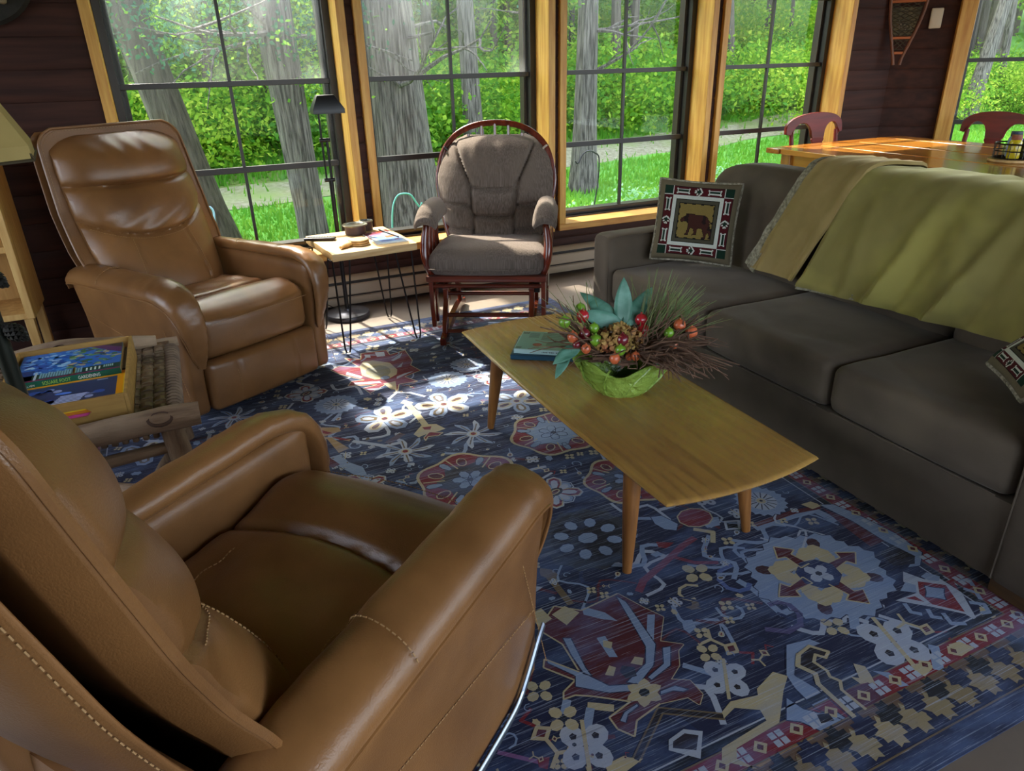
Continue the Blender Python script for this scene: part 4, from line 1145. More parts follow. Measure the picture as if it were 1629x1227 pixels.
for i in range(3):
    y0, y1 = cuts[i], cuts[i+1]; w = y1-y0-.004
    def sf(p, q, i=i):
        x, y, z = p
        if q.z > 0:
            z += .014*(1-q.y**2)*(1-.6*q.x**2)+.004*noise.noise(Vector((x*7, y*7, i*3)))
            z -= .005*gauss((x-SX-.09-.12*abs(q.y)), .02)*(1-q.y**2)
        if q.x < -.6: x -= .010*(1-q.y**2)+.003*noise.noise(Vector((y*9, z*9, i)))
        if q.x < -.8 and z < .33: x += .004
        return (x, y, z)
    bm = NB(); soft_box(bm, (.60, w, .165), .034, (28, 26, 10), (.0, .0, .0), (SX+.302, (y0+y1)/2, .292+.0825), sf); c_ = sof(bm, 'seat_cushion')
    bm = NB(); tube(bm, [(SX-.006, y0+.03+k*(w-.06)/20, .300) for k in range(21)], .003, 5); sof(bm, 'piping', c_)
def back_x(z): return 2.335+.20*max(0, z-.44)
def back_top(y): return .905-.02*0
bcuts = [YN1+.004, 1.475, 2.13, YF0+.06]
for i in range(3):
    y0, y1 = bcuts[i], bcuts[i+1]; w = y1-y0-.004
    def bf(p, q, i=i):
        x, y, z = p
        x += .20*(z-.44)
        if q.x < 0: x -= .030*(1-q.y**2)*(1-q.z**2)+.006*noise.noise(Vector((y*5, z*5, 9+i)))
        if i == 2 and q.y > 0: 
            z -= .05*max(0, q.y)**4*(q.z > 0); 
        z += .010*(1-q.y**2)*(q.z > .4)
        return (x, y, z)
    bm = NB(); soft_box(bm, (.20, w, .48), .06, (10, 24, 22), (.0, 0, .0), (2.43, (y0+y1)/2, .66), bf); sof(bm, 'back_cushion')
bm = NB(); soft_box(bm, (.14, YF1-YN0-.04, .58), .04, (6, 20, 10), c=(2.66, (YN0+YF1)/2, .585)); sof(bm, 'back_frame')

# ---- throw blanket over the back
M_throw = pmat('olive_plush', '#877d4a', '#6c6438', scale=2.6, rough=.95, detail=5, bump=.2, bscale=260, sheen=.7, lo=.3, hi=.7, c3='#98904f', s3=3.5, spec=.15, stretch=(1, 1.3, .7))
M_throwt = pmat('olive_plush_lit', '#9a8557', '#7f6e42', scale=3, rough=.95, bump=.2, bscale=260, sheen=.7, spec=.15)  # same plush as the panel; its lighting and nap put into a tanner colour
M_sherpa = pmat('grey_sherpa', '#a09a84', '#6f6a58', scale=70, rough=1, bump=1.0, bscale=120, bdist=.006, detail=3)
thr = thing('throw_blanket', 'olive green plush throw blanket draped over the sofa back', 'blanket', (2.4, 1.6, .9))
to = Vector((2.4, 1.6, .9))
def drape(u, v, off, y0t, y0b, y1t, y1b, zb0, zb1, fold):
    """u along the sofa (0 far end), v 0 at the rear hem, 1 at the front hem; hangs over the back cushions"""
    L_front = .93-lerp(zb0, zb1, u)
    if v < .25:                     # over the top, falling behind
        t = v/.25; yy = lerp(y0t, y1t, u); a = pi*.5*(1-t)
        x = 2.66+.085*sin(a)*1.0-.06*t; z = .885-.13*(1-t)**1.5+.02*t
        x = 2.785-.12*t if t < .5 else lerp(2.725, 2.51, (t-.5)/.5); z = .80+.112*sst(0, .55, t)+.012*sst(.5, 1, t)
    else:
        t = (v-.25)/.75; yy = lerp(lerp(y0t, y1t, u), lerp(y0b, y1b, u), t)
        if t < .12:
            k = t/.12; x = lerp(2.51, 2.412, sin(k*pi/2)**.9); z = .924-.035*(1-cos(k*pi/2))
        else:
            k = (t-.12)/.88; z = lerp(.889, lerp(zb0, zb1, u), k); x = back_x(z)+.2*0-.018
            x = 2.335+.20*(z-.44)-.018
    n = Vector((-1, 0, .25)).normalized() if v > .33 else Vector((-.3, 0, 1)).normalized()
    p = Vector((x, yy, z))+n*(off+fold(u, v))
    return p
def cloth(name, mat, args, fold, nu, nv, th, parent=thr):
    bm = NB(); f = lambda u, v: drape(u, v, .044, *args, fold)-to
    b = lambda u, v: drape(u, v, .044-th, *args, fold)-to
    slab(bm, f, b, nu, nv); return obj(name, bm, mat, parent, bev=th*.45, bseg=3)
def fold_main(u, v):
    t = max(0, (v-.3)/.7); d = .010*t
    for (c, s, a, sl) in [(c, s, a*1.7, sl) for (c, s, a, sl) in ((.02, .02, .014, .0), (.17, .03, .010, .10), (.36, .028, .016, -.05), (.44, .03, -.012, -.05), (.55, .05, .013, .06), (.63, .03, .022, -.08), (.70, .03, -.012, -.05), (.86, .05, .02, .1), (.95, .03, .014, 0))]:
        d += a*gauss(u-c-sl*(t-.5), s)*(.25+t)
    d += .012*noise.noise(Vector((u*6, v*4, 2)))+.008*noise.noise(Vector((u*13+t*2, v*7, 5)))
    d += .008*gauss(v-.97, .03)
    return d
main = cloth('blanket_panel', M_throw, (1.98, 2.10, 1.02, 1.06, .475, .525), fold_main, 90, 50, .012)
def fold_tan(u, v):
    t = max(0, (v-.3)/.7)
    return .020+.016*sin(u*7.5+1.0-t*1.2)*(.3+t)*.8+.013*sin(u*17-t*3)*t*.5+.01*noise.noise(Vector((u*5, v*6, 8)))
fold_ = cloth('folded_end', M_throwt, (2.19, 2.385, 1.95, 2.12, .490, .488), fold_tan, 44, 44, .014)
cloth('sherpa_edge', M_sherpa, (2.235, 2.425, 2.175, 2.365, .50, .47), lambda u, v: .014+.01*noise.noise(Vector((u*3, v*9, 1))), 10, 44, .014)
cloth('sherpa_hem', M_sherpa, (1.99, 2.11, 1.7, 1.74, .462, .50), lambda u, v: fold_main(u*.3, v)-.014, 30, 30, .010)

# ---- bear pillow
M_weave = vcol_mat('tapestry_weave', rough=.95, bump=.5, bscale=500, streak=[((1, 1, 1), 180, .5, .75, .2, S('#2b2420'))])
BEAR = [(490, 625), (500, 600), (550, 575), (565, 550), (580, 552), (600, 555), (660, 560), (700, 570), (740, 565), (790, 580), (820, 620), (850, 660), (840, 665), (825, 650), (830, 700), (860, 790), (850, 810), (820, 825), (810, 815), (825, 790), (805, 755), (785, 790), (780, 820), (735, 820), (735, 805), (760, 790), (745, 740), (735, 710), (690, 710), (685, 740), (680, 780), (625, 783), (620, 775), (645, 760), (640, 720), (610, 700), (595, 740), (580, 780), (540, 782), (535, 775), (560, 750), (580, 690), (575, 650), (560, 635), (520, 640), (500, 640)]
def inv_bil(x, y, C4):
    u = v = .5
    for _ in range(20):
        (ax, ay), (bx, by), (cx, cy_), (dx, dy) = C4   # TL TR BR BL
        px = (1-v)*((1-u)*dx+u*cx)+v*((1-u)*ax+u*bx); py = (1-v)*((1-u)*dy+u*cy_)+v*((1-u)*ay+u*by)
        ux = (1-v)*(cx-dx)+v*(bx-ax); uy = (1-v)*(cy_-dy)+v*(by-ay); vx = (1-u)*(ax-dx)+u*(bx-cx); vy = (1-u)*(ay-dy)+u*(by-cy_)
        det = ux*vy-uy*vx; ex, ey = x-px, y-py
        u += (ex*vy-ey*vx)/det; v += (ux*ey-uy*ex)/det
    return u, v
BUV = [inv_bil(x, y, [(245, 170), (1180, 230), (1075, 1100), (140, 1045)]) for x, y in BEAR]
def inpoly(x, y, P):
    r = False; j = len(P)-1
    for i in range(len(P)):
        if (P[i][1] > y) != (P[j][1] > y) and x < (P[j][0]-P[i][0])*(y-P[i][1])/(P[j][1]-P[i][1])+P[i][0]: r = not r
        j = i
    return r
PC = {k: S(v) for k, v in dict(fr='#a59e8c', mar='#8a2c40', grn='#2b6b54', wht='#dcded8', gry='#8a8778', kha='#b4a77a', bear='#80584a', beard='#5d4038', dk='#3a2f2a').items()}
def pil_col(u, v):
    e = min(u, 1-u, v, 1-v)
    if e < .075: return PC['fr']
    if e < .195:
        cu_, cv_ = min(u, 1-u), min(v, 1-v)
        if cu_ < .195 and cv_ < .195:
            return PC['wht'] if (cu_ > .180 or cv_ > .180) else PC['grn']
        s, d = (u, cv_) if cv_ < .195 else (v, cu_)
        d = (d-.135)/.06; s_ = (s-.5)
        if e < .085: return PC['dk']
        if abs(s_) < .075:
            a = abs(s_)/.075; st = a+abs(d)*.9
            tooth = abs(((s_/.075)*2+abs(d)) % 1-.5)
            if st < .45: return PC['grn']
            if st < .95 and tooth > .22: return PC['wht']
            return PC['mar']
        q = abs(abs(s_)-.19)
        if q < .085:
            if abs(d) < .22 and q < .062: return PC['grn']
            if abs(d) < .42 and q < .07+.015*abs(d): return PC['wht']
            if abs(d) < .6 and .06 < q: return PC['wht'] if abs(d) > .3 else PC['mar']
        return PC['mar']
    if e < .240: return PC['wht']
    if e < .250: return PC['dk']
    if e < .285: return PC['gry']
    if e < .294+.004*sin(u*60+v*70): return PC['dk']
    if inpoly(u, v, BUV):
        for du, dv in ((.008, 0), (-.008, 0), (0, .008), (0, -.008)):
            if not inpoly(u+du, v+dv, BUV): return PC['beard']
        return PC['beard'] if noise.noise(Vector((u*14, v*14, 1))) > .25 else PC['bear']
    return PC['kha']
def make_pillow(name, label, size, th, loc, rz, tilt, roll):
    root = tag(bpy.data.objects.new(name, None), label, 'pillow'); COL.objects.link(root); root.location = loc
    root.rotation_euler = (Matrix.Rotation(rz, 4, 'Z') @ Matrix.Rotation(tilt, 4, 'X') @ Matrix.Rotation(roll, 4, 'Y')).to_euler()
    n = 110
    def P(u, v, s):
        a, b = 2*u-1, 2*v-1; h = ((1-a**4)*(1-b**4))**.5
        pin = .035*(1-b*b)*a*0; sx = a*(1-.05*(1-abs(b)**2)*abs(a)**3); sz = b*(1-.05*(1-abs(a)**2)*abs(b)**3)
        return Vector((sx*size/2, s*(th/2*h**.8+.002)+.004*noise.noise(Vector((a*3, b*3, s)))*h, sz*size/2+size/2))
    for s, nm_ in ((-1, 'front_panel'), (1, 'back_panel')):
        bm = NB(); cl = bm.loops.layers.color.new('Col'); k = n if s < 0 else 24
        g = [[bm.verts.new(P(i/k, j/k, s)) for j in range(k+1)] for i in range(k+1)]
        for i in range(k):
            for j in range(k):
                f = bm.faces.new((g[i][j], g[i+1][j], g[i+1][j+1], g[i][j+1])[::1 if s < 0 else -1])
                c = pil_col((i+.5)/k, (j+.5)/k) if s < 0 else PC['fr']
                for l in f.loops: l[cl] = (*c, 1)
        obj(nm_, bm, M_weave, root, recalc=False)
    bm = NB(); pts = [P(u, v, 0) for u, v in [(i/20, 0) for i in range(20)]+[(1, i/20) for i in range(20)]+[(1-i/20, 1) for i in range(20)]+[(0, 1-i/20) for i in range(20)]]
    tube(bm, pts, .008, 6, cyc=True); obj('fringe_edge', bm, pmat('tweed_edge', '#a59e8c', '#5d5648', scale=80, rough=1, bump=.8, bscale=200), root)
    return root
make_pillow('pillow', 'square tapestry pillow with a brown bear, leaning in the far sofa corner', .37, .12, (2.125, 2.63, .490), radians(-41.8), radians(-14), radians(3))
make_pillow('pillow', 'tapestry pillow at the near end of the sofa, only a corner visible', .27, .09, (2.035, 1.085, .505), radians(-129.7), radians(-48), 0)
# ================================================================ coffee table and what stands on it
M_oak = pmat('honey_oak', '#a07a3e', '#856136', scale=6, stretch=(9, .5, 9), rough=.27, detail=7, bump=.18, bscale=50, rvar=.06, spec=.5, c3='#aa8648', s3=1.6)
M_walnut = pmat('tapered_leg_wood', '#8e5d2c', '#6f451e', scale=7, stretch=(7, 7, .5), rough=.4, detail=6)
TZ = .372
tb = thing('coffee_table', 'low honey-oak coffee table with a bowed rectangular top and tapered legs', 'coffee table', (1.27, 1.87, 0))
def top_outline(n=24):
    P = []
    x0, x1, y0, y1 = -.334, .172, -.70, .70
    bx, by = .0, .030
    for i in range(n): t = i/n; P.append((lerp(x0, x1, t), y0-by*(1-(2*t-1)**2)))
    for i in range(n): t = i/n; P.append((x1+.012*(1-(2*t-1)**2), lerp(y0, y1, t)))
    for i in range(n): t = i/n; P.append((lerp(x1, x0, t), y1+by*(1-(2*t-1)**2)))
    for i in range(n): t = i/n; P.append((x0-.012*(1-(2*t-1)**2), lerp(y1, y0, t)))
    return P
bm = NB(); O_ = top_outline(); rings = []
for (ins, z) in ((.045, TZ-.030), (.012, TZ-.020), (.003, TZ-.012), (.0, TZ-.007), (.004, TZ-.002), (.012, TZ), (.05, TZ)):
    rings.append([Vector(((x+.081)*(1-ins/.253)-.081, y*(1-ins/.70), z)) for x, y in O_])
loft(bm, rings); obj('table_top', bm, M_oak, tb)
for (x, y, dx, dy) in ((-.272, -.465, -.03, -.04), (.112, -.465, .03, -.04), (-.272, .462, -.03, .04), (.112, .462, .03, .04)):
    bm = NB(); pts = [Vector((x+dx*t, y+dy*t, lerp(TZ-.022, .009, t))) for t in (0, .25, .5, .75, 1)]
    tube(bm, pts, [.027, .0255, .0225, .0185, .0135], 14); obj('leg', bm, M_walnut, tb)
bm = NB(); box(bm, (-.08, -.462, TZ-.04), (.36, .02, .028)); box(bm, (-.08, .462, TZ-.04), (.36, .02, .028)); box(bm, (-.262, 0, TZ-.04), (.02, .90, .028)); box(bm, (.102, 0, TZ-.04), (.02, .90, .028))
obj('apron', bm, M_walnut, tb)

def make_book(name, label, w, d, h, loc, rz, cov, page='#d8d2c2', group=None, cat='book', spine=True):
    t = thing(name, label, cat, loc, rz, group)
    bm = NB(); box2(bm, (-w/2, -d/2, 0), (w/2, d/2, .0022)); box2(bm, (-w/2, -d/2, h-.0022), (w/2, d/2, h))
    if spine: box2(bm, (-w/2, -d/2, 0), (w/2, -d/2+.003, h))
    obj('cover', bm, cov, t, smooth=False, bev=.0008)
    bm = NB(); box2(bm, (-w/2+.004, -d/2+.003, .0022), (w/2-.004, d/2-.004, h-.0022)); obj('pages', bm, pmat('page_block_'+page[1:], page, rough=.9), t, smooth=False)
    return t
def pic(parent, name, polys, z, mat=None, label=None):
    """a printed cover: flat coloured shapes on the object's own face; polys = [(pts2d, colour, layer)]"""
    bm = NB(); cl = bm.loops.layers.color.new('Col')
    for pts, c, lay in polys:
        try: f = bm.faces.new([bm.verts.new((x, y, z+lay*.00012)) for x, y in pts])
        except ValueError: continue
        f.normal_update()
        if f.normal.z < 0: f.normal_flip()
        for l in f.loops: l[cl] = (*(S(c) if isinstance(c, str) else c), 1)
    return obj(name, bm, mat or M_print, parent, smooth=False, recalc=False, label=label)
M_print = vcol_mat('printed_paper', rough=.35, spec=.5)
def rc(x0, y0, x1, y1): return [(x0, y0), (x1, y0), (x1, y1), (x0, y1)]
def text(parent, name, body, size, loc, rot, mat, ext=.0002, align='LEFT', sx=1, label=None):
    cu_ = bpy.data.curves.new(name, 'FONT'); cu_.body = body; cu_.size = size; cu_.extrude = ext; cu_.align_x = align; cu_.resolution_u = 2
    o = bpy.data.objects.new(name, cu_); COL.objects.link(o)
    dg = bpy.context.evaluated_depsgraph_get(); me = bpy.data.meshes.new_from_object(o.evaluated_get(dg))
    bpy.data.objects.remove(o); bpy.data.curves.remove(cu_)
    me.materials.clear(); me.materials.append(mat)
    q = bpy.data.objects.new(name, me); COL.objects.link(q); q.parent = parent; q.location = loc; q.rotation_euler = rot; q.scale = (sx, 1, 1)
    if label: q['label'] = label
    return q
M_teal2 = pmat('dark_teal_cloth', '#123f57', rough=.5)
M_ltblue = pmat('pale_blue_cover', '#a9c8c6', rough=.4)
M_ink = pmat('dark_ink', '#2c3438', rough=.6); M_white = pmat('white_ink', '#e8e8e4', rough=.5)
BR = radians(-27)
pA, pB = fl(812, 572, TZ), fl(926, 577, TZ)
BR = atan2(pB[1]-pA[1], pB[0]-pA[0]); bl = sqrt((pB[0]-pA[0])**2+(pB[1]-pA[1])**2)
ux_, uy_ = cos(BR), sin(BR)
bw, bd = bl+.02, .20
bc = (pA[0]+ux_*bw/2-uy_*bd/2, pA[1]+uy_*bw/2+ux_*bd/2)
make_book('book', 'dark teal hardback lying under the pale book on the coffee table', bw, bd, .018, (bc[0], bc[1], TZ+.0005), BR, M_teal2)
b2 = make_book('book', 'pale blue-green paperback lying back cover up on the teal book', bw-.035, bd-.012, .019, (bc[0]-ux_*.004-uy_*.006, bc[1]-uy_*.004+ux_*.006, TZ+.0188), BR-radians(2), M_ltblue, page='#d9dcd6')
W2, D2 = bw-.035, bd-.012
pl = [(rc(-W2/2+.004, -D2/2+.004, W2/2-.004, D2/2-.004), '#a9c8c6', 0), (rc(-W2/2+.006, D2/2-.03, -W2/2+.03, D2/2-.008), '#3c5a6b', 1), (rc(-W2/2+.008, D2/2-.014, -W2/2+.026, D2/2-.010), '#c8dcda', 2),
      (ell((-.045, -.045), .018, .016, 0, 20), '#b0524c', 1), (ell((-.045, -.045), .012, .010, 0, 16), '#c47a70', 2), (rc(-W2/2+.006, -D2/2+.008, -W2/2+.026, -D2/2+.024), '#7a9a9a', 1)]
Rb = random.Random(4)
for k in range(9): pl.append((rc(-.04, .076-k*.0088, .10-Rb.uniform(0, .012), .0802-k*.0088), '#41545a', 1))
for k in range(6): pl.append((rc(-.012, -.016-k*.0088, .095-Rb.uniform(0, .014), -.0118-k*.0088), '#41545a', 1))
for k in range(6): pl.append((rc(-W2/2+.034, .07-k*.0088, -.052, .0740-k*.0088), '#5a7076', 1))
pic(b2, 'back_cover_print', pl, .0192)
bm = NB(); box(bm, (W2/2-.028, -D2/2-.0003, .0095), (.03, .0006, .015)); obj('blue_spine_block', bm, pmat('cobalt_print', '#1f5fa8', rough=.4), b2, smooth=False)
bm = NB(); box(bm, (W2/2-.034, -D2/2-.0007, .0095), (.011, .0006, .011)); obj('red_spine_emblem', bm, pmat('red_print', '#c2362f', rough=.4), b2, smooth=False)
bm = NB()
for k in range(16): box(bm, (-.02+k*.006, -D2/2-.0003, .0095), (.0038, .0004, .0045 if k % 4 else .0015))
obj('spine_lettering', bm, M_ink, b2, smooth=False)

# ---- leaf bowl with dried arrangement
M_bowl = pmat('leaf_green_glaze', '#85a245', '#64852f', scale=16, rough=.22, detail=4, bump=.9, bscale=46, bdist=.02, coat=.4, c3='#9ab552', s3=4)
cB = fl(990, 628, TZ); bow = thing('leaf_bowl', 'glossy lime-green leaf-textured bowl on the coffee table', 'bowl', (cB[0]+.012, cB[1]+.018, TZ), radians(-22))
bm = NB(); nb = 120
def rel_(a, t): return .030*noise.noise(Vector((cos(a)*5.5, sin(a)*5.5, t*4.5)))+.022*abs(noise.noise(Vector((cos(a)*11, sin(a)*11, t*9+4))))
def bowl_r(k, t):
    a = 2*pi*k/nb; return (lerp(.062, .128, t**.75)*cos(a)*(1+.03*t*sin(5*a)+rel_(a, t)), lerp(.040, .072, t**.8)*sin(a)*(1+.03*t*sin(5*a)+rel_(a, t)))
rings = []
for i in range(31):
    t = i/30; z = .006+.088*t; rings.append([Vector((*bowl_r(k, t), z+t**3*(.012*sin(2*pi*k/nb*5+1)+.012*cos(2*pi*k/nb*2)))) for k in range(nb)])
inn = [[Vector((p.x*.95, p.y*.93, max(.012, p.z-.001))) for p in r] for r in rings[::-1][:28]]
foot = [[Vector((p.x*.9, p.y*.9, 0)) for p in rings[0]]]
loft(bm, foot+rings+inn); obj('bowl', bm, M_bowl, bow)
bm = NB()
for k in range(0, nb, 15):
    tube(bm, [Vector((*[c*1.01 for c in bowl_r(k+i*.8, i/10)], .008+.084*i/10)) for i in range(11)], .0032, 6)
obj('leaf_veins', bm, M_bowl, bow)
bow.scale = (1.28,)*3
arr = thing('dried_arrangement', 'dried arrangement of twigs, berries, grass and green leaves standing in the lime bowl', 'arrangement', tuple(bow.location), radians(-22)); arr.scale = (1.3,)*3
M_twig = pmat('brown_twig', '#6b4f3c', '#4b3528', scale=30, rough=.85); M_gtwig = pmat('olive_stem', '#6d6a3e', '#4f5a30', scale=20, rough=.8)
Rq = random.Random(12)
bm = NB()
for i in range(190):
    right = Rq.random() < .88
    b0 = Vector((Rq.uniform(.0, .085) if right else Rq.uniform(-.085, -.03), Rq.uniform(-.03, .02) if right else Rq.uniform(-.03, .03), .122))
    d = Vector((Rq.uniform(.1, 1.0) if right else Rq.uniform(-1, -.3), Rq.uniform(-.9, .15) if right else Rq.uniform(-.3, .7), Rq.uniform(.02, .40) if right else Rq.uniform(.2, .9))).normalized(); Lg = Rq.uniform(.10, .19); pts = [b0]; q = b0.copy()
    for k in range(5):
        d = (d+Vector((Rq.gauss(0, .28), Rq.gauss(0, .28), Rq.gauss(-.05, .2)))).normalized(); q = q+d*Lg/5
        if q.z < .122: q.z = .122+.002*k
        pts.append(q.copy())
    r0 = Rq.uniform(.0016, .004); tube(bm, pts, [r0*(1-.13*k) for k in range(6)], 6)
for i in range(110):
    a = Rq.uniform(0, 6.283); r = sqrt(Rq.random())*.9; c_ = Vector((.108*r*cos(a), .056*r*sin(a), Rq.uniform(.088, .118))); b = Rq.uniform(0, 6.283); Lg = Rq.uniform(.015, .035)
    pts = [c_+Vector((cos(b+.4*k)*Lg*(k-1), sin(b+.4*k)*Lg*(k-1)*.6, Rq.uniform(-.003, .006))) for k in range(3)]
    if all((p.x/.115)**2+(p.y/.062)**2 < 1 for p in pts): tube(bm, pts, Rq.uniform(.002, .0045), 5)
for i in range(46):
    x = Rq.uniform(-.02, .12); pts = [Vector((x, -.035, .122)), Vector((x+.03, -.07, .132)), Vector((x+Rq.uniform(.03, .09), -Rq.uniform(.085, .115), Rq.uniform(.105, .135))), Vector((x+Rq.uniform(.06, .13), -Rq.uniform(.10, .14), Rq.uniform(.08, .12)))]
    tube(bm, pts, [.0028, .0026, .002, .0012], 5)
obj('twigs', bm, M_twig, arr)['kind'] = 'stuff'
bm = NB()
for i in range(230):
    right = i < 214
    b0 = Vector((Rq.uniform(.02, .085) if right else Rq.uniform(-.085, -.03), Rq.uniform(-.02, .03), .12))
    c = Vector((.62, .42, .62)) if right else Vector((-.6, .5, .75))
    d = (c+Vector((Rq.gauss(0, .28), Rq.gauss(0, .22), Rq.gauss(0, .25)))).normalized(); Lg = Rq.uniform(.12, .21)
    tube(bm, [b0, b0+d*Lg*.5+Vector((0, 0, .008)), b0+d*Lg+Vector((0, 0, -.004))], [.0012, .001, .0005], 4)
obj('grass_stems', bm, pmat('green_grass_stem', '#5c7a45', '#6d6a3e', scale=30, rough=.7), arr)['kind'] = 'stuff'
bm = NB()
for (x, y, z, Lg) in ((-.085, .05, .07, .20), (.03, .06, .09, .19), (-.02, .05, .08, .12)): tube(bm, [(x, y, z), (x+.005, y+.01, z+Lg*.5), (x-.003, y+.02, z+Lg)], [.002, .0016, .0008], 5)
obj('tall_stems', bm, M_gtwig, arr)
M_bl = pmat('teal_green_leaf', '#356a55', '#639583', scale=14, rough=.5, stretch=(1, 4, 1))
def big_leaf(p, d, L_, w, curl_, nrm=(0, -1, .4)):
    bm = NB(); d = Vector(d).normalized(); nn = Vector(nrm); s = d.cross(nn).normalized(); nn = s.cross(d)
    rows = []
    for i in range(11):
        t = i/10; ww = w*sin(pi*min(1, .06+t*.94))**.8*(1-.25*t); c = Vector(p)+d*L_*t+nn*(-curl_*t*t*L_)+Vector((0, 0, -.0))
        rows.append([c+s*ww*e+nn*(.10*abs(e)*ww) for e in (-1, -.5, 0, .5, 1)])
    loft(bm, rows, False, False); return obj('leaf', bm, M_bl, arr, solid=.0008)
big_leaf((.0, .035, .155), (.05, .25, 1), .13, .026, .05); big_leaf((.0, .035, .16), (-.9, .2, .9), .13, .024, .55); big_leaf((.0, .035, .16), (.85, .2, .95), .13, .024, .55)
big_leaf((.0, .03, .165), (-1, -.1, .45), .11, .026, .25); big_leaf((.0, .01, .13), (.2, -.1, 1), .06, .014, .1)
big_leaf((-.14, -.02, .135), (-.35, -.45, -.85), .085, .018, -.2, (-.6, -.6, .5)); big_leaf((-.115, -.02, .135), (-.8, -.4, -.15), .075, .022, .3, (0, -.5, 1))
M_berr = pmat('red_berry', '#a8202a', rough=.22, coat=.4); M_berg = pmat('green_berry', '#6d9a2a', rough=.3, coat=.3); M_bero = pmat('orange_rosehip', '#c0603a', rough=.35, coat=.3); M_berd = pmat('wine_berry', '#6a1c26', rough=.25, coat=.4)
Bp = [(-.098, .045, .175, .017, 'r'), (-.145, .035, .165, .015, 'g'), (-.10, .075, .185, .014, 'g'), (-.13, -.01, .142, .014, 'o'), (-.10, .0, .145, .015, 'd'), (-.075, .01, .155, .013, 'g'), (-.075, -.02, .135, .015, 'g'),
      (-.10, -.03, .118, .012, 'o'), (-.122, -.02, .125, .010, 'd'), (.045, .03, .165, .016, 'r'), (.048, .015, .143, .017, 'r'), (-.015, -.045, .125, .016, 'd'), (-.022, -.06, .105, .013, 'g'), (-.038, -.075, .09, .013, 'o'),
      (.10, -.03, .15, .013, 'g'), (.128, -.02, .165, .015, 'o'), (.155, -.03, .15, .015, 'o'), (.013, -.07, .092, .011, 'o'), (.0, -.055, .085, .009, 'o'), (.11, -.04, .105, .012, 'o')]
for (x, y, z, r, c) in Bp:
    bm = NB(); lathe(bm, [(0, -r), (r*.6, -r*.85), (r*.95, -r*.3), (r, .1*r), (r*.8, r*.65), (r*.35, r*.95), (.15*r, r*1.0), (.12*r, r*1.25), (0, r*1.25)], 14, (x, y, z+(.016 if y > -.04 else .034)))
    br_ = obj('berry', bm, dict(r=M_berr, g=M_berg, o=M_bero, d=M_berd)[c], arr)
    bm = NB(); tube(bm, [(x, y, z+(.016 if y > -.04 else .034)-r*.9), (x*.75, y*.7, max(.125, z*.9)), (x*.4, y*.35, .10)], .0014, 5); obj('stem', bm, M_twig, br_)
bm = NB()
for i in range(300):
    v = Vector((Rq.gauss(0, 1), Rq.gauss(0, 1), abs(Rq.gauss(0, 1)))).normalized(); c = Vector((-.018, -.012, .132))+Vector((v.x*.058, v.y*.045, v.z*.048))
    u_ = v.orthogonal().normalized(); v2 = (v+Vector((Rq.gauss(0, .5), Rq.gauss(0, .5), Rq.gauss(0, .5)))).normalized(); u_ = v2.orthogonal().normalized(); w_ = v2.cross(u_); r = Rq.uniform(.005, .009); c += v*Rq.uniform(-.008, .006)
    f = bm.faces.new([bm.verts.new(c+u_*cos(k*pi/3)*r+w_*sin(k*pi/3)*r+v*(.002 if k % 2 else 0)) for k in range(6)])
obj('hydrangea_petals', bm, pmat('dried_hydrangea', '#b0974f', '#8c6c3a', scale=40, rough=.8, c3='#a0553a', s3=14), arr, smooth=False, recalc=False)['kind'] = 'stuff'
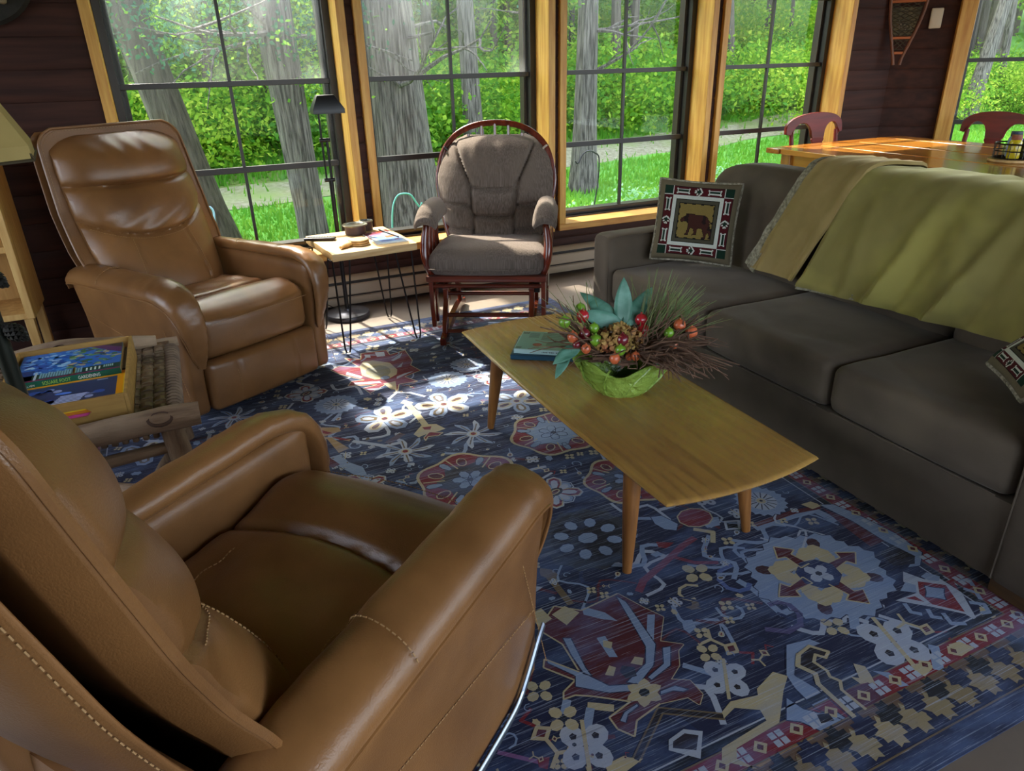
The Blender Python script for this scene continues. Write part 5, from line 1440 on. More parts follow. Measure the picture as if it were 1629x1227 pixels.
# ================================================================ glider rocker
M_cherry = pmat('cherry_wood', '#6e2a16', '#4c1a0f', scale=6, stretch=(5, 5, .6), rough=.24, detail=5, coat=.35, spec=.5)
M_cherryx = pmat('cherry_rail', '#6a2c19', '#451a10', scale=6, stretch=(.6, 5, 5), rough=.28, detail=5, coat=.3)
M_cord = pmat('brown_corduroy', '#70635a', '#544a42', scale=150, stretch=(1, 1, .06), rough=.95, detail=3, bump=.9, bscale=190, bstretch=(1, 1, .07), bdist=.003, sheen=.35, c3='#665a50', s3=4, spec=.15)
gl = thing('glider_rocker', 'cherry glider rocker with grey-brown corduroy cushions facing the rug by the windows', 'rocking chair', (1.503, 3.562, 0.0085), radians(-29.5))
bm = NB()
for s in (-1, 1):
    bm = NB(); pts = [(s*.232, y, z) for y, z in ((-.385, .018), (-.36, .022), (-.2, .045), (0, .05), (.18, .045), (.33, .022), (.355, .018))]
    rings = []
    for (x, y, z) in smooth_path(pts, 4): h = .018 if abs(y) > .3 else .022; rings.append([Vector((x-.016, y, z-h)), Vector((x+.016, y, z-h)), Vector((x+.016, y, z+h)), Vector((x-.016, y, z+h))])
    loft(bm, rings); obj('runner', bm, M_cherry, gl, bev=.004)
    for (y0, y1) in ((-.30, -.19), (.26, .17)):
        bm = NB(); loft(bm, [[Vector((s*.232+a*.014, y+b*.024, z)) for a, b in ((-1, -1), (1, -1), (1, 1), (-1, 1))] for y, z in smooth_path([(y0, .04), (lerp(y0, y1, .3), .12), (lerp(y0, y1, .8), .2), (y1, .275)], 4)]); obj('base_post', bm, M_cherry, gl, bev=.004)
    bm = NB(); box(bm, (s*.232, -.01, .275), (.03, .44, .034)); obj('base_rail', bm, M_cherry, gl, bev=.004)
    for y in (-.255, -.17, .13, .22):
        bm = NB(); loft(bm, [[Vector((s*.297+a*.011, y+b*w+o, z)) for a, b in ((-1, -1), (1, -1), (1, 1), (-1, 1))] for z, w, o in ((.335, .026, 0), (.25, .027, 0), (.16, .022, -.004), (.09, .016, -.002), (.062, .010, 0))]); obj('hanger_slat', bm, M_cherry, gl, bev=.003)
    bm = NB(); box(bm, (s*.297, -.02, .338), (.028, .56, .036)); obj('side_rail', bm, M_cherry, gl, bev=.005)
    bm = NB(); box(bm, (s*.26, -.18, .262), (.03, .05, .05)); box(bm, (s*.26, .16, .262), (.03, .05, .05)); obj('bearing', bm, M_black, gl, bev=.004)
for (y, z, w, r) in ((-.265, .292, .59, .011), (-.20, .232, .46, .011), (-.255, .128, .46, .012), (.20, .25, .46, .011), (.235, .10, .46, .012), (-.30, .052, .46, .011)):
    bm = NB(); tube(bm, [(-w/2, y, z), (w/2, y, z)], r, 10); obj('cross_rod', bm, M_cherryx, gl)
bm = NB(); soft_box(bm, (.63, .045, .034), .008, (12, 4, 4), c=(0, -.295, .342)); box(bm, (0, .26, .338), (.56, .035, .034)); obj('seat_frame', bm, M_cherryx, gl)
# seat cushion
def gs(p, q):
    x, y, z = p
    z += .025*gauss(y+.20, .14)*(1-q.x**2)*(q.z > 0)-.012*sst(.0, .25, y)*(q.z > 0)
    if q.y < 0: y -= .025*(1-q.x**2); z += .004*sin(x*75)*gauss(z-.41, .03)*(q.y < -.5)
    return (x*(1-.06*sst(.0, .3, y)), y, z)
bm = NB(); soft_box(bm, (.615, .56, .125), .058, (40, 20, 12), (.0, 0, .012), (0, -.03, .415), gs); sc = obj('seat_cushion', bm, M_cord, gl)
bm = NB(); tube(bm, [(x/20*.29, -.338-.022*(1-(x/20)**2), .402) for x in range(-20, 21)], .003, 6); obj('piping', bm, M_cord, sc)
# bent back hoop
HO = smooth_path([(-.245, .20, .37), (-.285, .245, .50), (-.325, .30, .66), (-.332, .335, .78), (-.285, .365, .93), (-.17, .378, 1.025), (0, .382, 1.055), (.17, .378, 1.025), (.285, .365, .93), (.332, .335, .78), (.325, .30, .66), (.285, .245, .50), (.245, .20, .37)], 6)
bm = NB(); tube(bm, HO, .0165, 10, flat=.75); obj('back_hoop', bm, M_cherry, gl)
for k in range(-3, 4):
    bm = NB(); x = k*.075; zt_ = 1.05-.30*(abs(x)/.33)**2.2; tube(bm, [(x*.8, .235, .38), (x, .335, .7), (x*1.02, .378, zt_)], .0085, 8); obj('spindle', bm, M_cherry, gl)
bm = NB(); box(bm, (0, .215, .375), (.52, .035, .05)); obj('back_rail', bm, M_cherryx, gl, bev=.005)
def gw(z): return interp([(.42, .255), (.5, .285), (.6, .315), (.7, .332), (.78, .332), (.86, .312), (.93, .275), (.965, .235), (.99, .17)], z)
def gyc(z): return interp([(.42, .135), (.55, .17), (.7, .215), (.85, .262), (.99, .315)], z)
def gf(u, v):
    z = lerp(.42, .99, v); e = 2*u-1; x = e*gw(z); y = gyc(z)+.075*abs(e)**4-.045*(1-abs(e)**3)
    xs = interp([(.42, .10), (.6, .118), (.76, .135), (.985, .235)], z)
    inner = abs(x) < xs
    y += .030*gauss(abs(x)-xs, .012)
    lines_ = (.478, .592, .735) if inner else (.50, .63)
    for zz in lines_:
        zc = zz-.018*(1-(x/.2)**2) if inner else zz+.02*(abs(x)-.22)
        y += .027*gauss(z-zc, .012)
    if inner and z > .735: y -= .032*sin(pi*min(1, (z-.72)/.27))**.8*(1-.4*(x/.2)**2)-.003*sin(x*85+z*14)*gauss(z-.93, .05)
    elif inner: y -= .012
    y += .003*noise.noise(Vector((x*14, z*14, 3)))
    if v > .9: y += .05*((v-.9)/.1)**2
    return Vector((x, y, z))
def gb(u, v): p = gf(u, v); return Vector((p.x, max(p.y+.006, gyc(p.z)+.085), p.z))
bm = NB(); slab(bm, gf, gb, 70, 80); bc_ = obj('back_cushion', bm, M_cord, gl)
M_tie = pmat('pale_tie_ribbon', '#b9ac98', rough=.8)
for s in (-1, 1):
    bm = NB(); tube(bm, [(s*.262, .352, .905), (s*.29, .34, .93), (s*.30, .375, .93), (s*.285, .39, .91), (s*.27, .37, .90)], .006, 6); obj('tie', bm, M_tie if s > 0 else M_black, bc_)
bm = NB(); tube(bm, [(.30, .10, .40), (.312, .06, .36), (.314, .055, .27), (.311, .057, .20)], .004, 5); obj('tie', bm, M_tie, sc)
# arms
for s in (-1, 1):
    bm = NB(); soft_box(bm, (.062, .46, .022), .01, (4, 12, 3), c=(s*.305, -.055, .628)); arm_ = obj('arm_rest', bm, M_cherry, gl)
    def pf(p, q, s=s):
        x, y, z = p
        return (x, y, z-.035*q.x**2-.025*gauss(y+.30, .06))
    bm = NB(); soft_box(bm, (.125, .36, .062), .03, (12, 20, 8), (0, .012, .012), (s*.305, -.12, .672), pf); obj('arm_pad', bm, M_cord, arm_)
    for (y0, y1, r) in ((-.25, -.215, .021), (-.12, -.11, .018), (-.03, -.02, .016), (.09, .07, .016)):
        bm = NB(); pts = smooth_path([(s*.292, y0, .34), (s*.318, y0-.012, .43), (s*.322, (y0+y1)/2-.008, .52), (s*.307, y1, .625)], 4)
        tube(bm, pts, [r*(.75+.35*sin(pi*i/(len(pts)-1))) for i in range(len(pts))], 10, flat=1.2); obj('arm_slat', bm, M_cherry, gl)

# ================================================================ end table
M_maple = pmat('blond_slab_wood', '#cfae7a', '#b08a55', scale=7, stretch=(.7, 7, 7), rough=.5, detail=6, c3='#bd9862', s3=2)
ETZ = .54
et = thing('end_table', 'blond wood slab end table on black hairpin legs between recliner and glider', 'side table', (.812, 3.71, 0), radians(4.5))
bm = NB()
def ef(p, q): x, y, z = p; return (x+.006*noise.noise(Vector((y*9, z*5, 1)))*(abs(q.x) > .9), y+.006*noise.noise(Vector((x*9, z*5, 4)))*(abs(q.y) > .9), z)
soft_box(bm, (.445, .50, .038), .004, (16, 16, 4), c=(0, 0, ETZ-.019), fn=ef); obj('table_top', bm, M_maple, et)
for sx in (-1, 1):
    for sy in (-1, 1):
        px_, py_ = sx*.165, sy*.19; o = Vector((sx*.032, sy*.035, 0)); zr = .0135 if (sy < 0) else .0055
        if sy > 0 and sx > 0: zr = .0055
        a = Vector((px_+.035*sy*sx*0+.045, py_, ETZ-.038)); b = Vector((px_-.045, py_, ETZ-.038)); f = Vector((px_, py_, zr))+o
        bm = NB(); P_ = [a]+[a.lerp(f+Vector((.014, 0, .012)), t) for t in (.5, .92, .97)]+[f+Vector((.008, 0, .001)), f+Vector((-.008, 0, .001))]+[b.lerp(f+Vector((-.014, 0, .012)), t) for t in (.97, .92, .5)]+[b]
        tube(bm, P_, .0048, 8); box(bm, (px_, py_, ETZ-.0395), (.12, .05, .003)); obj('hairpin_leg', bm, M_iron, et)
def on_et(px, py): x, y = fl(px, py, ETZ); return (x, y, ETZ+.0006)
a0, a1 = fl(485, 383, ETZ), fl(534, 382, ETZ); rz = atan2(a1[1]-a0[1], a1[0]-a0[0])
rm = thing('remote_control', 'slim black remote control lying on the left of the blond end table', 'remote control', ((a0[0]+a1[0])/2, (a0[1]+a1[1])/2, ETZ+.0006), rz)
bm = NB(); soft_box(bm, (.165, .042, .016), .006, (10, 6, 3), c=(0, 0, .008)); obj('case', bm, M_black, rm)
bm = NB()
for i in range(9):
    for j in range(3): lathe(bm, [(0, 0), (.0035, 0), (.003, .0015), (0, .0015)], 8, (-.06+i*.014, -.011+j*.011, .0158))
obj('buttons', bm, pmat('grey_rubber', '#4a4a4c', rough=.7), rm)
M_disc = pmat('turned_wood', '#c29e62', '#a17c45', scale=22, rough=.5, detail=3)
c = on_et(571, 389); wd = thing('wooden_coasters', 'stack of round wooden coasters with a carved handle on the end table', 'coasters', c, radians(10))
for k in range(3):
    bm = NB(); lathe(bm, [(0, 0), (.052-.002*k, 0), (.055-.002*k, .003), (.054-.002*k, .0085), (0, .0095)], 28, (0, 0, .0096*k)); obj('coaster', bm, M_disc, wd)
bm = NB(); tube(bm, [(-.045, -.008, .014), (-.075, -.022, .013), (-.10, -.034, .011), (-.118, -.046, .010)], [.012, .011, .010, .007], 10, flat=1.3); obj('handle', bm, M_disc, wd)
M_leath2 = pmat('dark_brown_hide', '#4a3430', '#3a2724', scale=12, rough=.6, bump=.4, bscale=90); M_rimm = pmat('pewter_rim', '#77776a', rough=.3, metal=.6)
c = on_et(566, 372); cn = thing('candle_tin', 'wide round tin wrapped in dark brown leather with a pewter rim on the end table', 'tin', c)
bm = NB(); lathe(bm, [(0, 0), (.052, 0), (.056, .004), (.056, .047), (.052, .047), (.052, .030), (0, .030)], 36); obj('tin_body', bm, M_leath2, cn)
bm = NB(); lathe(bm, [(.050, .045), (.066, .046), (.068, .050), (.066, .053), (.054, .052), (.050, .048)], 36); obj('rim', bm, M_rimm, cn)
c = on_et(583, 366); c2_ = thing('round_box', 'smaller dark brown round box behind the leather-wrapped tin', 'box', c)
bm = NB(); lathe(bm, [(0, 0), (.034, 0), (.036, .004), (.036, .048), (0, .048)], 28); obj('box_body', bm, M_leath2, c2_)
bm = NB(); lathe(bm, [(.030, .048), (.0385, .047), (.039, .053), (.032, .055), (.030, .048)], 28); obj('rim', bm, M_rimm, c2_)
q = [fl(*p, ETZ) for p in ((577, 374), (614, 366), (650, 384), (600, 390))]
mc = ((q[0][0]+q[2][0])/2, (q[0][1]+q[2][1])/2)
mg = thing('magazine', 'thin magazine with a pink and pale blue cover on the end table', 'magazine', (*mc, ETZ+.0006))
rel = [(x-mc[0], y-mc[1]) for x, y in q]
bm = NB(); prism(bm, rel, lambda u, v, d: Vector((u, v, d)), 0, .004); obj('pages', bm, pmat('paper_white', '#d9d6d0', rough=.6), mg, smooth=False)
def mq(u, v): a = [lerp(rel[0][i], rel[1][i], u) for i in (0, 1)]; b = [lerp(rel[3][i], rel[2][i], u) for i in (0, 1)]; return tuple(lerp(a[i], b[i], v) for i in (0, 1))
def mqr(u0, v0, u1, v1): return [mq(u0, v0), mq(u1, v0), mq(u1, v1), mq(u0, v1)]
pic(mg, 'cover_print', [(mqr(.01, .01, .99, .99), '#c8cfd6', 0), (mqr(.01, .01, .99, .2), '#a83a78', 1), (mqr(.01, .01, .06, .6), '#b04a80', 1), (mqr(.5, .03, .97, .14), '#d88a4a', 2), (mqr(.15, .2, .6, .32), '#d9a0b8', 1), (mqr(.2, .4, .9, .9), '#a9bede', 1), (mqr(.55, .45, .85, .6), '#c9a070', 2), (mqr(.7, .75, .85, .82), '#b04a70', 2), (mqr(.25, .78, .6, .84), '#7d93b8', 2)], .0042)
p0, p1_ = fl(603, 368, ETZ), fl(634, 379, ETZ)
bm = NB(); tube(bm, [(0, 0, 0), (p1_[0]-p0[0], p1_[1]-p0[1], 0)], .0042, 8); tag(obj('pen', bm, M_iron, loc=(*p0, ETZ+.0094)), 'dark pen lying across the magazine on the end table', 'pen')

# ================================================================ reading lamp
M_lamp = pmat('satin_black_metal', '#151518', '#1d1d20', scale=5, rough=.32, metal=.4)
lp_ = thing('floor_lamp', 'black pharmacy floor lamp with a boxy shade behind the end table', 'floor lamp', (.775, 4.10, 0))
bm = NB(); lathe(bm, [(0, 0), (.128, 0), (.13, .004), (.13, .024), (.126, .029), (.07, .033), (.066, .036), (.02, .038), (.016, .05), (0, .05)], 40); obj('base', bm, pmat('lamp_base_grey', '#55565c', '#45464b', scale=4, rough=.3, metal=.5), lp_)
bm = NB(); tube(bm, [(0, 0, .04), (0, 0, .80)], .0125, 14); obj('pole', bm, M_lamp, lp_)
zj0, zj1 = .80, 1.01
bm = NB(); tube(bm, [(.006, 0, .74), (.006, 0, 1.02)], .008, 10); obj('slide_rod', bm, M_lamp, lp_)
bm = NB(); tube(bm, [(-.022, 0, .79), (-.022, 0, 1.15)], .0055, 10); obj('upper_rod', bm, M_lamp, lp_)
for z in (.80, 1.01):
    bm = NB(); tube(bm, [(-.034, 0, z), (.022, 0, z)], .011, 12); obj('clamp', bm, M_lamp, lp_)
bm = NB(); hx0, hx1 = -.052, .108
bot = [(hx0-.004, -.05), (hx1+.004, -.05), (hx1+.004, .05), (hx0-.004, .05)]
rings = [[Vector((x, y, 1.145)) for x, y in bot], [Vector((x, y, 1.167)) for x, y in bot], [Vector((hx0+.028+(.092 if x > 0 else 0), y*.55, 1.236)) for x, y in bot], [Vector((hx0+.032+(.086 if x > 0 else 0), y*.38, 1.238)) for x, y in bot],
         [Vector((hx0+.033+(.084 if x > 0 else 0), y*.36, 1.233)) for x, y in bot], [Vector((x*.97, y*.95, 1.160)) for x, y in bot], [Vector((x*.97, y*.95, 1.145)) for x, y in bot]]
loft(bm, rings, True, False); bm.faces.new([v for v in bm.verts if abs(v.co.z-1.238) < 1e-4][:4]); obj('lamp_shade', bm, M_lamp, lp_, bev=.002)
bm = NB(); lathe(bm, [(0, -.02), (.022, -.012), (.026, .01), (.014, .03), (0, .035)], 16, (.03, 0, 1.175)); obj('bulb', bm, pmat('frosted_bulb', '#d8d6cc', rough=.5), lp_)
bm = NB(); tube(bm, smooth_path([(-.02, .10, .012), (-.10, .12, .06), (-.12, .14, .12), (-.20, .15, .03), (-.30, .16, .006)], 6), .0025, 6); obj('cord', bm, M_iron, lp_)
# ================================================================ dining corner
M_hpine = pmat('glossy_honey_pine', '#b97a30', '#98601f', scale=6, stretch=(7, .5, 7), rough=.2, detail=6, coat=.5, c3='#b4772c', s3=1.8)
M_hpinex = pmat('glossy_honey_pine_cross', '#a8691f', '#8a4f14', scale=6, stretch=(.5, 7, 7), rough=.2, detail=6, coat=.5)
DZ = .79
dt = thing('dining_table', 'honey pine plank dining table with square legs behind the sofa', 'dining table', (4.43, 2.95, 0))
x0, x1, y0, y1 = -.66, .64, -.98, .98
M_knot = pmat('dark_knot', '#2a1608', rough=.4)
n = 7; w = (x1-x0)/n
bm = NB()
for i in range(n): box2(bm, (x0+i*w+.002, y0+.12, DZ-.034), (x0+(i+1)*w-.002, y1-.12, DZ-.0015 if i % 2 else DZ))
box2(bm, (x0+.01, y0+.1, DZ-.034), (x1-.01, y1-.1, DZ-.008)); obj('table_top', bm, M_hpine, dt, bev=.004)
for (a, b) in ((y0, y0+.117), (y1-.117, y1)):
    bm = NB(); box2(bm, (x0-.012, a, DZ-.034), (x1+.012, b, DZ)); obj('breadboard_end', bm, M_hpinex, dt, bev=.005)
for sx in (x0+.10, x1-.10):
    for sy in (y0+.12, y1-.12):
        bm = NB(); box(bm, (sx, sy, (DZ-.034)/2), (.085, .085, DZ-.034)); obj('leg', bm, pmat('pine_leg', '#b07a34', '#8f5c20', scale=6, stretch=(6, 6, .5), rough=.35, coat=.2), dt, bev=.006)
bm = NB(); box2(bm, (x0+.08, y0+.16, DZ-.125), (x0+.105, y1-.16, DZ-.034)); box2(bm, (x1-.105, y0+.16, DZ-.125), (x1-.08, y1-.16, DZ-.034)); obj('long_apron', bm, M_hpine, dt, bev=.003)
bm = NB(); box2(bm, (x0+.14, y1-.135, DZ-.125), (x1-.14, y1-.11, DZ-.034)); box2(bm, (x0+.14, y0+.11, DZ-.125), (x1-.14, y0+.135, DZ-.034)); obj('end_apron', bm, M_hpinex, dt, bev=.003)
M_mahog = pmat('mahogany_red', '#6e1f1a', '#541612', scale=5, stretch=(.6, 5, 5), rough=.4, spec=.3)
def make_chair(label, loc, rz, wid):
    t = thing('dining_chair', label, 'chair', loc, rz)
    f = lambda u, v, d: Vector((u, .20+d+.05*sst(.5, 1, v)-.035*(1-(u/(wid/2))**2), v))
    h = wid/2; top = []
    for k in range(21): a = pi-pi*k/20; top.append((h*cos(a)*1.0, .865+.115*sin(a)**.8))
    out = top+[(h, .835), (h-.035, .828), (h-.05, .855)]
    for k in range(9): a = pi*k/8; out.append((h*.52+h*.30*cos(a), .815+.095*sin(a)))
    out += [(h*.20, .80), (-h*.20, .80)]
    for k in range(9): a = pi*k/8; out.append((-h*.52+h*.30*cos(a), .815+.095*sin(a)))
    out += [(-h+.05, .855), (-h+.035, .828), (-h, .835)]
    bm = NB(); prism(bm, out, f, -.012, .014); obj('crest_rail', bm, M_mahog, t, bev=.004)
    sp = [(-.055, .805), (-.062, .79), (-.035, .74), (-.075, .66), (-.06, .52), (-.04, .47), (.04, .47), (.06, .52), (.075, .66), (.035, .74), (.062, .79), (.055, .805)]
    bm = NB(); prism(bm, sp, lambda u, v, d: Vector((u, .185+d+.03*sst(.45, .8, v)-.02*sst(.5, .8, v), v)), -.008, .008); obj('splat', bm, M_mahog, t, bev=.003)
    for s in (-1, 1):
        bm = NB(); tube(bm, [(s*(h-.05), .24, .0), (s*(h-.055), .20, .44), (s*(h-.06), .205, .65), (s*(h-.055), .235, .85)], [.017, .02, .018, .015], 10); obj('back_post', bm, M_mahog, t)
        bm = NB(); tube(bm, [(s*(h-.05), -.19, .0), (s*(h-.05), -.19, .2), (s*(h-.05), -.19, .44)], [.013, .018, .021], 10); obj('front_leg', bm, M_mahog, t)
    bm = NB(); soft_box(bm, (wid-.06, .44, .032), .014, (10, 10, 4), c=(0, -.005, .455)); obj('seat', bm, M_mahog, t)
    bm = NB(); tube(bm, [(-(h-.06), .20, .47), (h-.06, .20, .47)], .014, 8); obj('lower_rail', bm, M_mahog, t)
    return t
make_chair('mahogany-red dining chair at the window end of the pine table', (4.42, 3.915, 0), 0, .56)
make_chair('mahogany-red dining chair at the far side of the pine table by the angled window', (5.07, 3.33, 0), radians(-90), .56)
# caddy of condiments
cc = thing('condiment_caddy', 'black wire caddy of jars on a round wooden board on the dining table', 'caddy', (4.325, 2.60, DZ+.0005))
bm = NB(); lathe(bm, [(0, 0), (.115, 0), (.12, .005), (.118, .016), (0, .016)], 36); obj('round_board', bm, M_disc, cc)
bm = NB()
for z in (.022, .06, .098): tube(bm, [(cos(2*pi*k/28)*.098, sin(2*pi*k/28)*.098, z) for k in range(28)], .003 if z != .098 else .0045, 5, cyc=True)
for k in range(18): a = 2*pi*k/18; tube(bm, [(cos(a)*.098, sin(a)*.098, .018), (cos(a)*.098, sin(a)*.098, .098)], .0018, 5)
for k in range(-4, 5): tube(bm, [(k*.021, -sqrt(.098**2-(k*.021)**2), .02), (k*.021, sqrt(.098**2-(k*.021)**2), .02)], .0016, 5)
obj('wire_basket', bm, M_iron, cc)
for (nm, lab, x, y, r, hh, col, capc) in (('bottle', 'yellow bottle with a reddish cap in the wire caddy', -.044, -.026, .032, .125, '#b7a41f', '#8a4a32'), ('jar', 'dark glass jar with a black lid in the front of the wire caddy', .02, -.05, .030, .105, '#23251f', '#191919'), ('container', 'pale blue container at the back of the wire caddy', .038, .030, .036, .135, '#7f95c4', '#24304a')):
    t = thing(nm, lab, 'jar', (4.325+x, 2.60+y, DZ+.0228))
    bm = NB(); lathe(bm, [(0, 0), (r*.95, 0), (r, .004), (r, hh*.7), (r*.75, hh*.8), (0, hh*.8)], 20); obj('jar_body', bm, pmat('jar_'+col[1:], col, rough=.2, coat=.3), t)
    bm = NB(); lathe(bm, [(0, hh*.8), (r*.8, hh*.8), (r*.82, hh*.82), (r*.8, hh), (0, hh)], 20); obj('lid', bm, pmat('lid_'+capc[1:], capc, rough=.4), t)

# ================================================================ on the walls
M_ash = pmat('bent_ash', '#7a4b2c', '#5f371f', scale=8, stretch=(3, 3, 1), rough=.5)
M_bar = pmat('orange_cedar_bar', '#a85f2c', rough=.5)
sn = thing('snowshoe', 'wooden snowshoe hanging tip down on the dark corner wall', 'snowshoe', tuple(PA(.03, .115, 1.28)), radians(-45))
so_ = Vector((0, 0, 0))
def sp_(s, z): return Vector((s, 0, z))
L_ = [(-.022, .0), (-.035, .06), (-.068, .19), (-.10, .33), (-.115, .46), (-.118, .62), (-.09, .80), (-.04, .90), (.0, .92)]
Rr2 = [(.022, .0), (.032, .06), (.075, .19), (.115, .33), (.135, .46), (.135, .62), (.10, .80), (.05, .90), (.0, .92)]
bm = NB(); tube(bm, [sp_(*p) for p in smooth_path(L_, 4)], .012, 8); tube(bm, [sp_(*p) for p in smooth_path(Rr2, 4)], .012, 8); obj('frame', bm, M_ash, sn)
for (z, hw) in ((.085, .04), (.19, .066), (.44, .12), (.72, .11)):
    bm = NB(); box(bm, (.004, 0, z), (hw*2, .014, .018)); obj('cross_bar', bm, M_bar, sn, bev=.002)
bm = NB()
def half(z): return interp([(.0, .02), (.06, .03), (.19, .066), (.33, .10), (.46, .12), (.62, .122), (.80, .09), (.91, .02)], z)
for i in range(26):
    z = .10+i*.03
    for sg in (-1, 1):
        za, zb = z, min(.89, z+.10); tube(bm, [sp_(-sg*half(za), za), sp_(sg*half(zb), zb)], .0028, 4)
for i in range(12): z = .11+i*.065; tube(bm, [sp_(-half(z), z), sp_(half(z), z)], .0028, 4)
obj('rawhide_webbing', bm, pmat('dark_rawhide', '#4f4a38', '#3a352a', scale=10, rough=.8), sn)
bm = NB(); prism(bm, [(-half(z)*.97, z) for z in (.205, .3, .4)]+[(half(z)*.97, z) for z in (.4, .3, .205)], lambda u, v, d: Vector((u, d, v)), .004, .006)
pmap = [(-half(z)*.97, z) for z in (.205, .3, .4)]
obj('hide_panel', bm, pmat('painted_hide', '#55543f', '#3b3a30', scale=12, rough=.8, c3='#6b674c', s3=9), sn, smooth=False)
bm = NB(); Rw = random.Random(2)
for i in range(14):
    lathe(bm, [(0, 0), (.006, .001), (.004, .004), (0, .005)], 6, (Rw.gauss(.0, .022), -.004, .275+Rw.gauss(0, .022)))
obj('pale_tuft', bm, pmat('pale_down', '#8f8a7e', rough=.9), sn)
bm = NB(); 
pl_ = thing('wall_plate', 'blank cream wall plate beside the angled window', 'wall plate', tuple(PA(.257, .012, 1.60)), radians(-45))
soft_box(bm, (.084, .022, .14), .007, (6, 3, 8), c=(0, -.006, 0)); obj('cover', bm, pmat('cream_plastic', '#c9c2ac', rough=.4), pl_)
pq = thing('wall_plaque', 'round dark bark-rimmed plaque with a carved relief, cut off at the upper left', 'plaque', (-.66, WY-.014, 1.82))
bm = NB(); lathe(bm, [(0, 0), (.235, 0), (.245, .01), (.23, .03), (.2, .034), (0, .03)], 40); bm.transform(Matrix.Rotation(radians(90), 4, 'X')); obj('backboard', bm, pmat('dark_bark', '#2b2a24', '#1d1c18', scale=14, rough=.85, bump=.8, bscale=30, bdist=.006), pq)
bm = NB()
for i in range(34):
    a = Rw.uniform(0, 6.28); r = .17*sqrt(Rw.random()); soft_box(bm, (.07, .02, .035), .008, (4, 2, 3), c=(r*cos(a), -.034-.004*i/34, r*sin(a)), fn=lambda p, q, a=a: p)
obj('carved_leaves', bm, pmat('olive_carving', '#6b6848', '#8a8266', scale=9, rough=.7), pq)
bm = NB(); soft_box(bm, (.19, .025, .07), .02, (10, 4, 6), c=(.02, -.052, -.105), fn=lambda p, q: (p[0], p[1], p[2]*1.0-.2*(p[0]-.02)**2-.35*(p[0]-.02)*.5)); obj('carved_fish', bm, pmat('pale_carving', '#a39a7e', '#857b60', scale=9, rough=.7), pq)
# ================================================================ driftwood table and tray at the left
M_drift = pmat('driftwood', '#8c7258', '#6a523c', scale=7, stretch=(.8, 6, 6), rough=.85, detail=8, bump=.7, bscale=22, bstretch=(.8, 8, 8), bdist=.006, c3='#a08a70', s3=3)
M_driftz = pmat('driftwood_post', '#846a50', '#5f4833', scale=7, stretch=(6, 6, .8), rough=.85, detail=8, bump=.7, bscale=22, bstretch=(8, 8, .8), bdist=.006)
M_hidew = pmat('woven_hide_strip', '#7d674f', '#4a3a2b', scale=10, rough=.7, bump=.3, bscale=60)
M_knotw = pmat('driftwood_knot', '#4c3423', '#38261a', scale=12, rough=.8)
dw = thing('driftwood_table', 'rustic driftwood side table with a woven strip top beside the near recliner', 'side table', (-.42, 2.45, 0))
do = Vector((-.42, 2.45, 0))
def log(name, pts, rad, m, knots=(), seed=1):
    Rn = random.Random(seed); bm = NB(); pp = smooth_path([(*p, r) for p, r in zip(pts, rad)], 6)
    fr = frames([p[:3] for p in pp]); rings = []
    for i, (p, u, v) in enumerate(fr):
        r = pp[i][3]; rings.append([p-do+u*(cos(a)*r*(1+.16*noise.noise(Vector((p.x*9+cos(a), p.y*9+sin(a), p.z*9+seed)))))+v*(sin(a)*r*(1+.16*noise.noise(Vector((p.x*9+sin(a), p.y*9, p.z*9+cos(a)+seed))))) for a in [2*pi*k/14 for k in range(14)]])
    loft(bm, rings); o = obj(name, bm, m, dw)
    for (c, r, n) in knots:
        bm = NB(); nn = Vector(n).normalized(); u = Vector((1, 0, 0)); v = nn.cross(u).normalized(); C0 = Vector(c)-do
        rings = [[C0+nn*h+u*cos(a)*r*k*1.7+v*sin(a)*r*k for a in [2*pi*q/16 for q in range(16)]] for h, k in ((-.012, 1.15), (.003, 1.05), (.004, .85), (-.004, .6), (-.006, .1))]
        loft(bm, rings); obj('knot', bm, M_knotw, o)
    return o
log('rail', [(-.80, 2.135, .435), (-.60, 2.12, .432), (-.42, 2.11, .436), (-.25, 2.10, .446), (-.14, 2.10, .448), (-.075, 2.10, .446)], [.026, .03, .034, .037, .038, .034], M_drift, [((-.42, 2.079, .452), .016, (0, -.8, .6)), ((-.18, 2.070, .462), .020, (0, -.8, .6))], 3)
log('rail', [(-.80, 2.90, .43), (-.66, 2.88, .445), (-.5, 2.85, .462), (-.36, 2.83, .46), (-.25, 2.82, .455), (-.19, 2.82, .452)], [.018, .026, .036, .030, .025, .020], M_drift, [((-.50, 2.818, .478), .014, (0, -.7, .7))], 5)
log('rail', [(-.30, 2.86, .425), (-.2, 2.85, .425), (-.12, 2.845, .43)], [.022, .022, .018], M_drift, (), 7)
for (x, y, dx, dy, s) in ((-.16, 2.115, .03, -.02, 2), (-.18, 2.83, .015, .01, 4), (-.74, 2.13, -.02, -.02, 6), (-.72, 2.86, -.02, .02, 8)):
    log('leg', [(x, y, .44), (x+dx*.3, y+dy*.2, .30), (x+dx*.2, y+dy, .15), (x+dx, y+dy, .018)], [.030, .034, .028, .026], M_driftz, (), s)
log('branch', [(-.16, 2.14, .33), (-.22, 2.25, .22), (-.27, 2.38, .10), (-.33, 2.47, .045)], [.017, .016, .018, .021], M_driftz, (), 9)
log('branch', [(-.70, 2.17, .23), (-.52, 2.15, .285), (-.35, 2.14, .325), (-.17, 2.13, .34)], [.020, .020, .019, .018], M_drift, (), 10)
log('branch', [(-.73, 2.80, .12), (-.55, 2.60, .06), (-.40, 2.50, .04), (-.30, 2.46, .045), (-.20, 2.60, .09), (-.17, 2.80, .14)], [.020, .022, .024, .024, .020, .018], M_drift, (), 11)
